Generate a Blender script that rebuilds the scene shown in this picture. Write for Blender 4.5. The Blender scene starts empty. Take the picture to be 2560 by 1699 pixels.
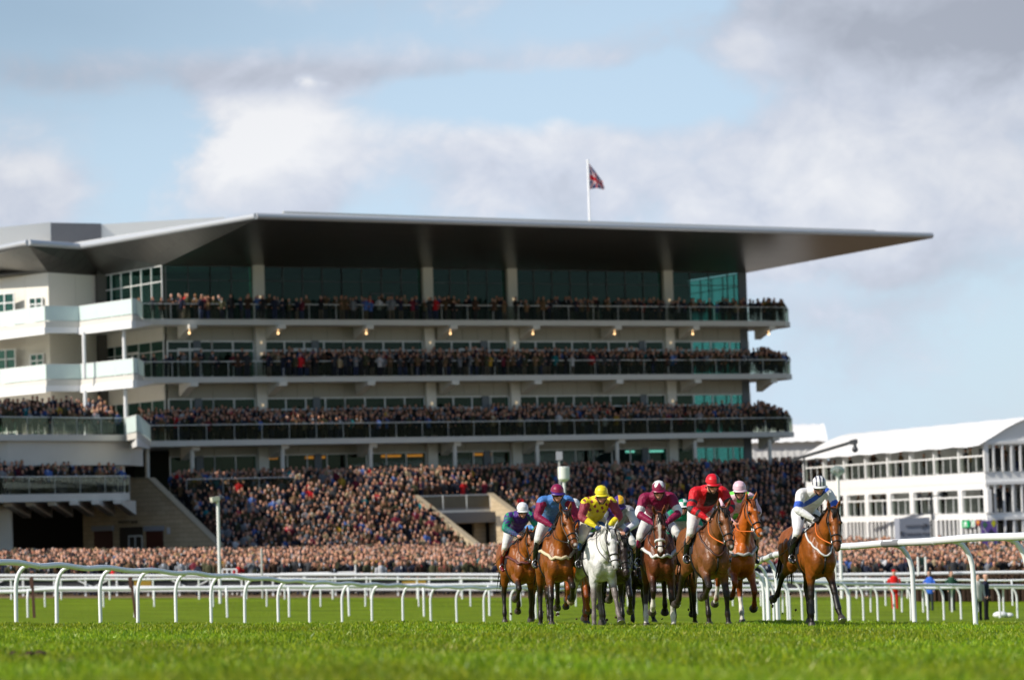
import bpy, bmesh, math, random
import numpy as np
from mathutils import Vector, Matrix, Euler
from mathutils.bvhtree import BVHTree
R = math.radians
random.seed(7); rng = np.random.default_rng(7)
scn = bpy.context.scene
col = scn.collection

# ------------------------------------------------------------ camera, sky, sun, exposure
FPX = 8000.0                      # focal length in pixels of a 2560 px wide frame
PITCH = math.atan(456 / FPX); ROLL = 0.030
MCAM = Matrix.Rotation(R(90) + PITCH, 3, 'X') @ Matrix.Rotation(-ROLL, 3, 'Z')
cam = bpy.data.cameras.new('camera'); camo = bpy.data.objects.new('camera', cam); col.objects.link(camo)
camo.rotation_euler = MCAM.to_euler(); scn.camera = camo
cam.sensor_width = 36; cam.lens = 36 * FPX / 2560; cam.clip_start = 1; cam.clip_end = 9000
cam.dof.use_dof = True; cam.dof.focus_distance = 51.5; cam.dof.aperture_fstop = 2.0
scn.view_settings.view_transform = 'Standard'; scn.view_settings.look = 'None'
scn.view_settings.exposure = 0.2; scn.view_settings.gamma = 1
scn.cycles.transparent_max_bounces = 12
scn.cycles.max_bounces = 6

SUN_DIR = Vector((-0.89, -0.45, 0.76)).normalized()      # towards the sun: from the left, a little behind the camera
sl = bpy.data.lights.new('sun', 'SUN'); sl.energy = 4.5; sl.angle = R(0.5); sl.color = (1.0, 0.93, 0.82)
so = bpy.data.objects.new('sun', sl); col.objects.link(so); so.location = (-60, -20, 80)
so.rotation_euler = SUN_DIR.to_track_quat('Z', 'Y').to_euler()

world = bpy.data.worlds.new('World'); scn.world = world; world.use_nodes = True
nt = world.node_tree; nt.nodes.clear()
def wn(t, **k):
    n = nt.nodes.new(t)
    for a, b in k.items(): setattr(n, a, b)
    return n
def wl(a, b): nt.links.new(a, b)
def wmath(op, a, b=None, c=None, clamp=False):
    n = wn('ShaderNodeMath', operation=op); n.use_clamp = clamp
    for i, v in enumerate((a, b, c)):
        if v is None: continue
        if isinstance(v, (int, float)): n.inputs[i].default_value = v
        else: wl(v, n.inputs[i])
    return n.outputs[0]
def wmix(f, a, b):
    n = wn('ShaderNodeMix', data_type='RGBA')
    for s, v in ((n.inputs[0], f), (n.inputs[6], a), (n.inputs[7], b)):
        if hasattr(v, 'node'): wl(v, s)
        elif isinstance(v, (int, float)): s.default_value = v
        else: s.default_value = (*v, 1)
    return n.outputs[2]
tc = wn('ShaderNodeTexCoord'); sep = wn('ShaderNodeSeparateXYZ'); wl(tc.outputs['Generated'], sep.inputs[0])
sky = wn('ShaderNodeTexSky', sky_type='NISHITA'); sky.sun_disc = False
sky.sun_elevation = math.asin(SUN_DIR.z); sky.sun_rotation = math.atan2(SUN_DIR.x, SUN_DIR.y)
sky.air_density = 1.0; sky.dust_density = 0.6; sky.ozone_density = 1.6
mp = wn('ShaderNodeMapping'); mp.inputs['Scale'].default_value = (1, 1, 1.35); wl(tc.outputs['Generated'], mp.inputs[0])
def noise(scale, detail, rough=0.55, dist=0.0, src=mp.outputs[0]):
    n = wn('ShaderNodeTexNoise'); n.inputs['Scale'].default_value = scale; n.inputs['Detail'].default_value = detail
    n.inputs['Roughness'].default_value = rough; n.inputs['Distortion'].default_value = dist; wl(src, n.inputs['Vector']); return n.outputs['Fac']
nA = noise(7.5, 7, 0.52, 0.3); nB = noise(22, 8, 0.6, 0.5); nC = noise(4.2, 4, 0.5); nD = noise(60, 6, 0.6, 0.4)
az = wmath('ARCTAN2', sep.outputs[0], sep.outputs[1]); el = wmath('ARCSINE', sep.outputs[2])
def blob(px, py, rx, ry):        # soft mass of cloud centred on a direction of the sky
    d = (MCAM @ Vector((px - 1280, 850 - py, -FPX))).normalized()
    a0 = math.atan2(d.x, d.y); e0 = math.asin(d.z)
    wob = wmath('MULTIPLY', wmath('SUBTRACT', nB, 0.5), 0.045)
    a = wmath('DIVIDE', wmath('ADD', wmath('SUBTRACT', az, a0), wob), rx / FPX)
    e = wmath('DIVIDE', wmath('ADD', wmath('SUBTRACT', el, e0), wmath('MULTIPLY', wmath('SUBTRACT', nA, 0.5), 0.05)), ry / FPX)
    r2 = wmath('ADD', wmath('MULTIPLY', a, a), wmath('MULTIPLY', e, e))
    return wmath('POWER', 2.718, wmath('MULTIPLY', r2, -1.0))
def add(*v):
    o = v[0]
    for x in v[1:]: o = wmath('ADD', o, x)
    return o
def mul(a, b): return wmath('MULTIPLY', a, b)
# the bank of bright cloud ahead of the camera; the rest of the sky is clearer and bluer
front = wmath('POWER', 2.718, wmath('MULTIPLY', add(mul(mul(az, az), 9.0), mul(mul(el, el), 14.0)), -1.0))
cov = add(mul(nA, 1.5), mul(nB, 0.75), -1.05, mul(front, 0.30),
          mul(blob(700, 430, 210, 210), 0.95), mul(blob(70, 500, 170, 110), 0.9), mul(blob(1250, 430, 330, 120), 0.75),
          mul(blob(2080, 440, 520, 230), 0.75), mul(blob(2300, 60, 600, 190), 0.9), mul(blob(900, 190, 560, 70), 0.30), mul(blob(120, 170, 420, 60), 0.12), mul(blob(810, 200, 30, 22), 0.5), mul(nD, 0.55), -0.27,
          mul(blob(1700, 560, 700, 90), 0.3),
          mul(blob(1450, 255, 380, 70), -1.3), mul(blob(400, 380, 130, 120), -0.45), mul(blob(400, 40, 700, 60), -0.45),
          mul(blob(1500, 50, 330, 60), -0.35), mul(blob(2250, 960, 420, 130), -0.1), mul(blob(2050, 700, 200, 30), -.25))
cv = wn('ShaderNodeMapRange'); cv.interpolation_type = 'SMOOTHSTEP'; wl(cov, cv.inputs[0])
cv.inputs[1].default_value = 0.18; cv.inputs[2].default_value = 0.78
# brightness of the cloud: sunlit heads, grey undersides
br = add(mul(nB, 1.0), mul(nC, 0.6), mul(nD, 0.60), -0.72, mul(blob(810, 200, 26, 18), 0.5), mul(blob(690, 340, 190, 100), 0.62), mul(blob(640, 470, 150, 100), 0.25), mul(blob(1250, 360, 300, 70), 0.25),
         mul(blob(1850, 130, 150, 60), 0.30), mul(blob(2000, 420, 600, 210), 0.34), mul(blob(1250, 400, 400, 120), 0.12), mul(blob(2400, 60, 420, 110), -0.42), mul(blob(60, 160, 420, 130), -0.35),
         mul(blob(800, 190, 480, 50), -0.25), mul(blob(60, 430, 110, 45), 0.3), mul(blob(2150, 680, 500, 60), -.12))
brr = wn('ShaderNodeValToRGB'); wl(br, brr.inputs[0]); cr = brr.color_ramp
cr.elements[0].position = 0.02; cr.elements[0].color = (0.40, 0.43, 0.51, 1)
cr.elements[1].position = 0.92; cr.elements[1].color = (0.86, 0.86, 0.88, 1)
e_ = cr.elements.new(0.42); e_.color = (0.58, 0.62, 0.72, 1)
blue = wmix(mul(blob(-100, 0, 900, 260), 0.6), (5.4, 6.9, 8.5), (2.2, 3.1, 4.1))
bg1 = wn('ShaderNodeBackground'); wl(wmix(mul(front, 0.9), sky.outputs[0], blue), bg1.inputs[0]); bg1.inputs[1].default_value = 0.10
bg2 = wn('ShaderNodeBackground'); wl(brr.outputs[0], bg2.inputs[0]); wl(wmath('MULTIPLY_ADD', front, 0.44, 0.58, clamp=True), bg2.inputs[1])
ms = wn('ShaderNodeMixShader'); wl(mul(cv.outputs[0], 0.93), ms.inputs[0]); wl(bg1.outputs[0], ms.inputs[1]); wl(bg2.outputs[0], ms.inputs[2])
wo = wn('ShaderNodeOutputWorld'); wl(ms.outputs[0], wo.inputs[0])

# ------------------------------------------------------------ helpers
def ray(x, y): return MCAM @ Vector((x - 1280, 850 - y, -FPX))
def at(x, y, D):                  # the point at distance D down the course seen in this direction
    d = ray(x, y); return d * (D / d.y)
def lev(x, y, z):                 # the point at height z seen in this direction
    d = ray(x, y); return d * (z / d.z)
def tag(o, label=None, cat=None, group=None, kind=None):
    for k, v in (('label', label), ('category', cat), ('group', group), ('kind', kind)):
        if v: o[k] = v
    return o
def empty(name, loc, rz=0.0):
    o = bpy.data.objects.new(name, None); col.objects.link(o); o.location = loc; o.rotation_euler = (0, 0, rz)
    o.empty_display_size = 0.3; return o
MATS = {}
def mat(name, c, rough=0.7, metal=0.0, spec=0.5, coat=0.0, emit=None, noise_=None, bump=None, alpha=None, sub=None):
    if name in MATS: return MATS[name]
    m = bpy.data.materials.new(name); m.use_nodes = True; b = m.node_tree.nodes['Principled BSDF']
    b.inputs['Base Color'].default_value = (*c, 1); b.inputs['Roughness'].default_value = rough
    b.inputs['Metallic'].default_value = metal; b.inputs['Specular IOR Level'].default_value = spec; b.inputs['Coat Weight'].default_value = coat
    if emit: b.inputs['Emission Color'].default_value = (*emit[0], 1); b.inputs['Emission Strength'].default_value = emit[1]
    N = m.node_tree.nodes; L = m.node_tree.links
    if noise_ or bump:
        t = N.new('ShaderNodeTexCoord'); n = N.new('ShaderNodeTexNoise'); L.new(t.outputs['Object'], n.inputs['Vector'])
        n.inputs['Scale'].default_value = (noise_ or bump)[0]; n.inputs['Detail'].default_value = 6
        if noise_:
            mx = N.new('ShaderNodeMix'); mx.data_type = 'RGBA'; L.new(n.outputs['Fac'], mx.inputs[0])
            a = noise_[1]; mx.inputs[6].default_value = (*[v * (1 - a) for v in c], 1); mx.inputs[7].default_value = (*[min(1, v * (1 + a)) for v in c], 1)
            L.new(mx.outputs[2], b.inputs['Base Color'])
        if bump:
            n2 = N.new('ShaderNodeTexNoise'); L.new(t.outputs['Object'], n2.inputs['Vector']); n2.inputs['Scale'].default_value = bump[0]; n2.inputs['Detail'].default_value = 5
            bp = N.new('ShaderNodeBump'); bp.inputs['Strength'].default_value = bump[1]; bp.inputs['Distance'].default_value = bump[2]
            L.new(n2.outputs['Fac'], bp.inputs['Height']); L.new(bp.outputs[0], b.inputs['Normal'])
    MATS[name] = m; return m
def vcmat(name, rough=0.7, spec=0.5, coat=0.0, bump=None, sheen=0.0, var=0.0):
    if name in MATS: return MATS[name]
    m = bpy.data.materials.new(name); m.use_nodes = True; N = m.node_tree.nodes; L = m.node_tree.links; b = N['Principled BSDF']
    a = N.new('ShaderNodeAttribute'); a.attribute_name = 'Col'; L.new(a.outputs['Color'], b.inputs['Base Color'])
    b.inputs['Roughness'].default_value = rough; b.inputs['Specular IOR Level'].default_value = spec; b.inputs['Coat Weight'].default_value = coat
    b.inputs['Coat Roughness'].default_value = 0.25; b.inputs['Sheen Weight'].default_value = sheen
    if var or bump:
        t = N.new('ShaderNodeTexCoord')
    if var:
        n = N.new('ShaderNodeTexNoise'); L.new(t.outputs['Object'], n.inputs['Vector']); n.inputs['Scale'].default_value = 7; n.inputs['Detail'].default_value = 7
        mr = N.new('ShaderNodeMapRange'); L.new(n.outputs['Fac'], mr.inputs[0]); mr.inputs[1].default_value = .3; mr.inputs[2].default_value = .7; mr.inputs[3].default_value = 1 - var; mr.inputs[4].default_value = 1 + var
        mx = N.new('ShaderNodeVectorMath'); mx.operation = 'MULTIPLY'; L.new(a.outputs['Color'], mx.inputs[0]); L.new(mr.outputs[0], mx.inputs[1]); L.new(mx.outputs[0], b.inputs['Base Color'])
    if bump:
        n2 = N.new('ShaderNodeTexNoise'); L.new(t.outputs['Object'], n2.inputs['Vector']); n2.inputs['Scale'].default_value = bump[0]; n2.inputs['Detail'].default_value = 4
        bp = N.new('ShaderNodeBump'); bp.inputs['Strength'].default_value = bump[1]; bp.inputs['Distance'].default_value = bump[2]
        L.new(n2.outputs['Fac'], bp.inputs['Height']); L.new(bp.outputs[0], b.inputs['Normal'])
    MATS[name] = m; return m
def glassmat(name, tint, diff=None, dfac=0.0, rough=0.03, refl=1.0):
    m = bpy.data.materials.new(name); m.use_nodes = True; N = m.node_tree.nodes; L = m.node_tree.links; N.clear()
    tr = N.new('ShaderNodeBsdfTransparent'); tr.inputs[0].default_value = (*tint, 1)
    gl = N.new('ShaderNodeBsdfGlossy'); gl.inputs[1].default_value = rough; gl.inputs[0].default_value = (.85, .95, .95, 1)
    fr = N.new('ShaderNodeFresnel'); fr.inputs[0].default_value = 1.5
    mu = N.new('ShaderNodeMath'); mu.operation = 'MULTIPLY'; mu.inputs[1].default_value = refl; L.new(fr.outputs[0], mu.inputs[0]); mx = N.new('ShaderNodeMixShader'); L.new(mu.outputs[0], mx.inputs[0]); L.new(tr.outputs[0], mx.inputs[1]); L.new(gl.outputs[0], mx.inputs[2])
    out = N.new('ShaderNodeOutputMaterial'); last = mx
    if dfac:
        df = N.new('ShaderNodeBsdfDiffuse'); df.inputs[0].default_value = (*diff, 1); tl = N.new('ShaderNodeBsdfTranslucent'); tl.inputs[0].default_value = (*diff, 1)
        ad = N.new('ShaderNodeMixShader'); ad.inputs[0].default_value = .2; L.new(df.outputs[0], ad.inputs[1]); L.new(tl.outputs[0], ad.inputs[2])
        m2 = N.new('ShaderNodeMixShader'); m2.inputs[0].default_value = dfac; L.new(mx.outputs[0], m2.inputs[1]); L.new(ad.outputs[0], m2.inputs[2]); last = m2
    L.new(last.outputs[0], out.inputs[0]); MATS[name] = m; return m

class MB:                          # collects shapes, then links them as ONE mesh object
    def __init__(s): s.v = []; s.f = []; s.c = []
    def add(s, v, f, c=None):
        n = len(s.v); s.v += [tuple(p) for p in v]; s.f += [tuple(n + i for i in q) for q in f]; s.c += [c or (1, 1, 1)] * len(v)
    def box(s, p0, p1, c=None):
        x0, y0, z0 = p0; x1, y1, z1 = p1
        s.add([(x0, y0, z0), (x1, y0, z0), (x1, y1, z0), (x0, y1, z0), (x0, y0, z1), (x1, y0, z1), (x1, y1, z1), (x0, y1, z1)],
              [(0, 3, 2, 1), (4, 5, 6, 7), (0, 1, 5, 4), (1, 2, 6, 5), (2, 3, 7, 6), (3, 0, 4, 7)], c)
    def prism(s, poly, z0, z1, c=None):
        n = len(poly); zz0 = z0 if hasattr(z0, '__len__') else [z0] * n; zz1 = z1 if hasattr(z1, '__len__') else [z1] * n
        v = [(p[0], p[1], z) for p, z in zip(poly, zz0)] + [(p[0], p[1], z) for p, z in zip(poly, zz1)]
        f = [tuple(range(n))[::-1], tuple(range(n, 2 * n))] + [(i, (i + 1) % n, n + (i + 1) % n, n + i) for i in range(n)]
        s.add(v, f, c)
    def bar(s, a, b, w, h=None, up=(0, 0, 1), c=None):   # a beam of w x h from a to b
        a = Vector(a); b = Vector(b); h = h or w; d = (b - a).normalized(); u = Vector(up)
        l = d.cross(u)
        if l.length < 1e-4: l = d.cross(Vector((1, 0, 0)))
        l.normalize(); u = l.cross(d)
        v = [p + l * sx * w / 2 + u * sy * h / 2 for p in (a, b) for sx, sy in ((-1, -1), (1, -1), (1, 1), (-1, 1))]
        s.add(v, [(0, 1, 2, 3), (7, 6, 5, 4), (0, 4, 5, 1), (1, 5, 6, 2), (2, 6, 7, 3), (3, 7, 4, 0)], c)
    def tube(s, pts, r, n=8, c=None, flat=1.0):
        pts = [Vector(p) for p in pts]; rr = r if hasattr(r, '__len__') else [r] * len(pts); v = []; f = []; L = None
        for i, p in enumerate(pts):
            d = (pts[min(i + 1, len(pts) - 1)] - pts[max(i - 1, 0)]).normalized()
            if L is None: L = d.cross(Vector((0, 0, 1)));  L = L if L.length > .05 else d.cross(Vector((1, 0, 0)))
            L = (L - d * L.dot(d)).normalized(); U = L.cross(d)
            v += [p + (L * math.cos(t) + U * math.sin(t) * flat) * rr[i] for t in [2 * math.pi * k / n for k in range(n)]]
        for i in range(len(pts) - 1):
            for k in range(n): f.append((i * n + k, i * n + (k + 1) % n, (i + 1) * n + (k + 1) % n, (i + 1) * n + k))
        f.append(tuple(range(n))[::-1]); f.append(tuple(range((len(pts) - 1) * n, len(pts) * n))); s.add(v, f, c)
    def ball(s, p, r, n=8, m=6, c=None):
        rx, ry, rz = r if hasattr(r, '__len__') else (r, r, r); p = Vector(p); v = [p + Vector((0, 0, -rz))]
        for i in range(1, m):
            t = math.pi * i / m - math.pi / 2
            v += [p + Vector((math.cos(t) * math.cos(a) * rx, math.cos(t) * math.sin(a) * ry, math.sin(t) * rz)) for a in [2 * math.pi * k / n for k in range(n)]]
        v.append(p + Vector((0, 0, rz))); f = [(0, 1 + (k + 1) % n, 1 + k) for k in range(n)]
        for i in range(m - 2):
            for k in range(n): f.append((1 + i * n + k, 1 + i * n + (k + 1) % n, 1 + (i + 1) * n + (k + 1) % n, 1 + (i + 1) * n + k))
        l = len(v) - 1; b = 1 + (m - 2) * n; f += [(l, b + k, b + (k + 1) % n) for k in range(n)]; s.add(v, f, c)
    def build(s, name, m, parent=None, smooth=False, rel=None):
        me = bpy.data.meshes.new(name); v = s.v
        if rel is not None: v = [(p[0] - rel[0], p[1] - rel[1], p[2] - rel[2]) for p in v]
        me.from_pydata(v, [], s.f); me.materials.append(m)
        a = me.color_attributes.new('Col', 'FLOAT_COLOR', 'POINT'); a.data.foreach_set('color', np.array([(*c, 1) for c in s.c], dtype=np.float32).ravel())
        if smooth:
            me.polygons.foreach_set('use_smooth', [True] * len(me.polygons))
            bm = bmesh.new(); bm.from_mesh(me); bmesh.ops.recalc_face_normals(bm, faces=bm.faces)
            if smooth == 'auto':
                for e in bm.edges:
                    if len(e.link_faces) == 2 and e.calc_face_angle(0) > R(40): e.smooth = False
            bm.to_mesh(me); bm.free()
        else:
            bm = bmesh.new(); bm.from_mesh(me); bmesh.ops.recalc_face_normals(bm, faces=bm.faces); bm.to_mesh(me); bm.free()
        o = bpy.data.objects.new(name, me); col.objects.link(o)
        if parent is not None: o.parent = parent
        if rel is not None and parent is None: o.location = rel
        return o
# ------------------------------------------------------------ the ground
ROWS = [(4, 2200), (8, 1960), (14, 1748), (18, 1704), (24, 1655), (30, 1622), (38, 1592), (46, 1573), (52, 1565), (60, 1564), (75, 1566), (99, 1565), (112, 1561), (122, 1552),
        (129, 1545), (140, 1529), (150, 1513), (160, 1487)]
ZT = [(d, at(1280, y, d).z) for d, y in ROWS]
ZT[0] = (4, -0.60); ZT[1] = (8, -0.68)
ZT += [(175, -3.45), (195, -3.3), (215, -3.2), (260, -3.1), (400, -3.9), (3000, -12)]
ZD = np.array([a for a, b in ZT]); ZZ = np.array([b for a, b in ZT])
_g = np.linspace(3, 420, 1700); _z = np.interp(_g, ZD, ZZ); _k = np.exp(-np.linspace(-2, 2, 17) ** 2); _k /= _k.sum(); _z2 = np.convolve(np.pad(_z, 8, 'edge'), _k, 'valid')
def gz(X, D):
    z = np.where(D < 400, np.interp(D, _g, _z2), np.interp(D, ZD, ZZ))
    t = 0.0285 * np.clip(1 - (D - 190) / 60, 0, 1)
    roll = 0.035 * np.sin(X * 0.9 + D * 0.13) * np.sin(D * 0.31 + 1) + 0.02 * np.sin(X * 2.1 - D * .5)
    return z - t * X + roll * np.clip(D / 20, 0, 1) * np.clip((150 - D) / 30, 0.0, 1)
def g(x, d): return float(gz(np.float64(x), np.float64(d)))
def mesh_np(name, V, F, m, smooth=True, colr=None):
    me = bpy.data.meshes.new(name); nv, nf, k = len(V), len(F), F.shape[1]
    me.vertices.add(nv); me.vertices.foreach_set('co', V.astype(np.float32).ravel())
    me.loops.add(nf * k); me.loops.foreach_set('vertex_index', F.astype(np.int32).ravel())
    me.polygons.add(nf); me.polygons.foreach_set('loop_start', np.arange(nf, dtype=np.int32) * k)
    me.polygons.foreach_set('use_smooth', np.full(nf, smooth)); me.update(calc_edges=True)
    if colr is not None:
        a = me.color_attributes.new('Col', 'FLOAT_COLOR', 'POINT')
        a.data.foreach_set('color', np.concatenate([colr, np.ones((nv, 1))], 1).astype(np.float32).ravel())
    me.materials.append(m); o = bpy.data.objects.new(name, me); col.objects.link(o); return o
ds = np.unique(np.concatenate([np.arange(3, 62, .5), np.arange(62, 200, 1.5), np.arange(200, 420, 8), np.geomspace(420, 6000, 22)]))
us = np.linspace(-1, 1, 121); us = np.sign(us) * np.abs(us) ** 1.25
XX = us[None, :] * (ds[:, None] * .35 + 12); DD = np.repeat(ds[:, None], 121, 1)
V = np.stack([XX, DD, gz(XX, DD)], -1).reshape(-1, 3)
i = np.arange((len(ds) - 1) * 120); r_, c_ = i // 120, i % 120; a_ = r_ * 121 + c_
F = np.stack([a_, a_ + 1, a_ + 122, a_ + 121], 1)
def turf():
    m = bpy.data.materials.new('turf'); m.use_nodes = True; N = m.node_tree.nodes; L = m.node_tree.links; b = N['Principled BSDF']
    t = N.new('ShaderNodeTexCoord'); mp1 = N.new('ShaderNodeMapping'); mp1.inputs['Scale'].default_value = (.35, 1.4, .2); L.new(t.outputs['Object'], mp1.inputs[0])
    n1 = N.new('ShaderNodeTexNoise'); n1.inputs['Scale'].default_value = .55; n1.inputs['Detail'].default_value = 9; n1.inputs['Roughness'].default_value = .68; L.new(mp1.outputs[0], n1.inputs[0])
    r1 = N.new('ShaderNodeValToRGB'); L.new(n1.outputs['Fac'], r1.inputs[0]); e = r1.color_ramp.elements
    e[0].position = .32; e[0].color = (.096, .138, .007, 1); e[1].position = .68; e[1].color = (.208, .288, .014, 1); x = e.new(.5); x.color = (.142, .206, .010, 1)
    n2 = N.new('ShaderNodeTexNoise'); n2.inputs['Scale'].default_value = 14; n2.inputs['Detail'].default_value = 6; L.new(mp1.outputs[0], n2.inputs[0])
    mx = N.new('ShaderNodeMix'); mx.data_type = 'RGBA'; mx.blend_type = 'OVERLAY'; mx.inputs[0].default_value = .55; L.new(r1.outputs[0], mx.inputs[6]); L.new(n2.outputs['Color'], mx.inputs[7])
    sp = N.new('ShaderNodeSeparateXYZ'); L.new(t.outputs['Object'], sp.inputs[0])
    # the worn dirt strip along the crowd rail and the paved lawn behind it
    ad = N.new('ShaderNodeMath'); ad.operation = 'ADD'; L.new(sp.outputs[1], ad.inputs[0]); nm = N.new('ShaderNodeMath'); nm.operation = 'MULTIPLY'; nm.inputs[1].default_value = 2.0; L.new(n2.outputs['Fac'], nm.inputs[0]); L.new(nm.outputs[0], ad.inputs[1])
    st = N.new('ShaderNodeMapRange'); st.inputs[1].default_value = 158.0; st.inputs[2].default_value = 158.9; L.new(ad.outputs[0], st.inputs[0])
    m2 = N.new('ShaderNodeMix'); m2.data_type = 'RGBA'; L.new(st.outputs[0], m2.inputs[0]); L.new(mx.outputs[2], m2.inputs[6]); m2.inputs[7].default_value = (.20, .14, .085, 1)
    L.new(m2.outputs[2], b.inputs['Base Color']); b.inputs['Roughness'].default_value = .75; b.inputs['Specular IOR Level'].default_value = .05
    bp = N.new('ShaderNodeBump'); bp.inputs['Strength'].default_value = .9; bp.inputs['Distance'].default_value = .12
    n3 = N.new('ShaderNodeTexNoise'); n3.inputs['Scale'].default_value = 5; n3.inputs['Detail'].default_value = 8; L.new(t.outputs['Object'], n3.inputs[0]); L.new(n3.outputs['Fac'], bp.inputs['Height']); L.new(bp.outputs[0], b.inputs['Normal'])
    return m
tag(mesh_np('ground', V, F, turf()), 'green racecourse turf falling away to a worn strip by the crowd rail', kind='structure')

# grass blades over the near turf
def blades():
    P = []
    for d0, d1, dens, h, w in ((11, 18, 2300, .065, .0045), (18, 27, 1400, .062, .006), (27, 38, 900, .058, .008), (38, 50, 760, .052, .010), (50, 60, 620, .050, .012), (60, 78, 120, .05, .02)):
        A = (d1 - d0) * 2 * (.17 * (d0 + d1) / 2 + .8); n = int(A * dens)
        D = rng.uniform(d0, d1, n); X = rng.uniform(-1, 1, n) * (.17 * D + .8)
        cl = np.sin(X * 3.1 + np.sin(D * 2.3) * 2) * np.sin(D * 1.7 + np.cos(X * 1.3) * 2)
        keep = rng.random(n) < .8 + .2 * cl; X = X[keep]; D = D[keep]; cl = cl[keep]; n = len(X)
        hh = h * (.75 + .35 * cl + rng.normal(0, .28, n)).clip(.3, 2.0); P.append((X, D, hh, np.full(n, w) * rng.uniform(.6, 1.3, n)))
    X, D, H, W = [np.concatenate(q) for q in zip(*P)]
    md = np.minimum(np.hypot((X - DIV[0][0]) , (D - DIV[0][1]) * .8), np.hypot((X - DIV[1][0]), (D - DIV[1][1]) * .8)); H = np.where(md < .16, .012, H)
    n = len(X); Z = gz(X, D) - .01; a = rng.uniform(0, 2 * np.pi, n); la = rng.uniform(0, 2 * np.pi, n); ln = H * np.abs(rng.normal(.35, .3, n))
    wx, wy = np.cos(a) * W, np.sin(a) * W; dx, dy = np.cos(la) * ln, np.sin(la) * ln
    V = np.stack([np.stack([X - wx, D - wy, Z], 1), np.stack([X + wx, D + wy, Z], 1), np.stack([X + dx * .4 + wx * .7, D + dy * .4 + wy * .7, Z + H * .6], 1),
                  np.stack([X + dx, D + dy, Z + H], 1), ], 1).reshape(-1, 3)
    b = np.arange(n)[:, None] * 4; F = np.concatenate([b + np.array([[0, 1, 2]]), b + np.array([[0, 2, 3]])], 0)
    base = np.array([[.152, .265, .008], [.22, .345, .010], [.29, .375, .012], [.38, .44, .10], [.075, .18, .010]])
    pick = rng.choice(5, n, p=[.34, .3, .18, .05, .13]); c = base[pick] * rng.uniform(.82, 1.2, (n, 1)) * 1.08
    big = .5 + .5 * np.sin(X * .8 + 2 * np.sin(D * .21)) * np.sin(D * .5 + 1.5 * np.sin(X * .5)); c = c * (.82 + .35 * big[:, None]) * np.stack([1 + .25 * (1 - big), np.ones(n), np.ones(n)], 1)
    m = vcmat('grass_blade', .42, .3); N = m.node_tree.nodes; L = m.node_tree.links; b_ = N['Principled BSDF']
    tl = N.new('ShaderNodeBsdfTranslucent'); at_ = [q for q in N if q.type == 'ATTRIBUTE'][0]; L.new(at_.outputs['Color'], tl.inputs[0])
    mx = N.new('ShaderNodeMixShader'); mx.inputs[0].default_value = .35; L.new(b_.outputs[0], mx.inputs[1]); L.new(tl.outputs[0], mx.inputs[2]); L.new(mx.outputs[0], [q for q in N if q.type == 'OUTPUT_MATERIAL'][0].inputs[0])
    tag(mesh_np('grass', V, F, m, False, np.repeat(c, 4, 0)), 'short green grass covering the near course', 'grass', kind='stuff')
def ground_at(x, y):              # where the turf is seen in this direction
    lo, hi = 6.0, 58.0
    for _ in range(40):
        md = (lo + hi) / 2; p = at(x, y, md)
        if p.z > g(p.x, md): lo = md
        else: hi = md
    p = at(x, y, lo); return (p.x, lo)
DIV = [ground_at(72, 1640), ground_at(132, 1662)]
blades()
for k, (x, d) in enumerate(DIV):
    mb = MB()
    for q in range(9):
        mb.ball((rng.normal(0, .07 + .02 * k), rng.normal(0, .05), rng.uniform(.0, .025)), (rng.uniform(.03, .06), rng.uniform(.03, .05), rng.uniform(.018, .035)), 7, 5)
    o = mb.build('divot', mat('soil', (.045, .022, .012), .95, noise_=(30, .4), bump=(60, .8, .01)), None, 'auto', None); o.location = (x, d, g(x, d))
    tag(o, ['dark clod of kicked up soil in the foreground grass, the farther and taller of two', 'low brown patch of torn soil in the foreground grass, right of a taller clod'][k], 'divot', 'divots in the near turf')

# ------------------------------------------------------------ frame of the grandstand
W0 = Vector((-25.8, 239.0)); TH = math.atan2(.475, .88); E = Vector((math.cos(TH), math.sin(TH))); Nn = Vector((math.sin(TH), -math.cos(TH)))
def P(s, t): q = W0 + E * s + Nn * t; return (q.x, q.y)
def P3(s, t, z): q = W0 + E * s + Nn * t; return Vector((q.x, q.y, z))
def s_of(x, t, y=900):            # position along the front, at t metres out, seen at this column
    d = ray(x, y); k = d.x / d.y; b = W0 + Nn * t
    return (k * b.y - b.x) / (E.x - k * E.y)
def plan(x, D, y=900): p = at(x, y, D); return (p.x, D)
Z1, Z2, Z3, Z4 = 15.8, 11.5, 6.76, 2.8
ZR = 20.0
LEFTW = [plan(-420, 262), plan(0, 245), plan(125, 242.4), plan(258, 247), plan(410, 239)]
SR = 51.4
EDGE12 = [plan(-420, 258), plan(0, 240.3), plan(115, 235), plan(200, 236.4), plan(333, 230.5), plan(343, 230.8), plan(359, 235.6)]
EDGE_R = [P(53.2, 2.9), P(54.7, 1.4), P(54.9, -1.0), P(53.6, -3.6), P(SR, -4.2)]
BACK = [P(SR, -9), P(-2, -9), plan(258, 256), plan(0, 262), plan(-420, 280)]
EDGE3 = [plan(-420, 204), plan(0, 209), plan(308, 218), plan(337, 213), plan(343, 213.5), plan(371, 234.6)]
concrete = mat('pale_concrete', (.64, .62, .57), .75, noise_=(.6, .08))
cream = mat('cream_wall', (.74, .71, .64), .7, noise_=(.4, .05))
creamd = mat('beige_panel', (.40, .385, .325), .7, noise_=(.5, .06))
white = mat('white_paint', (.8, .8, .8), .45)
frame_m = mat('window_frame', (.74, .75, .74), .5)
dframe = mat('dark_frame', (.05, .055, .06), .4)
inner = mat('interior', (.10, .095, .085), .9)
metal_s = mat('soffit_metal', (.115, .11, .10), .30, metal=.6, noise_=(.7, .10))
nose_m = mat('roof_edge_metal', (.55, .57, .60), .4, metal=.35)
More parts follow.
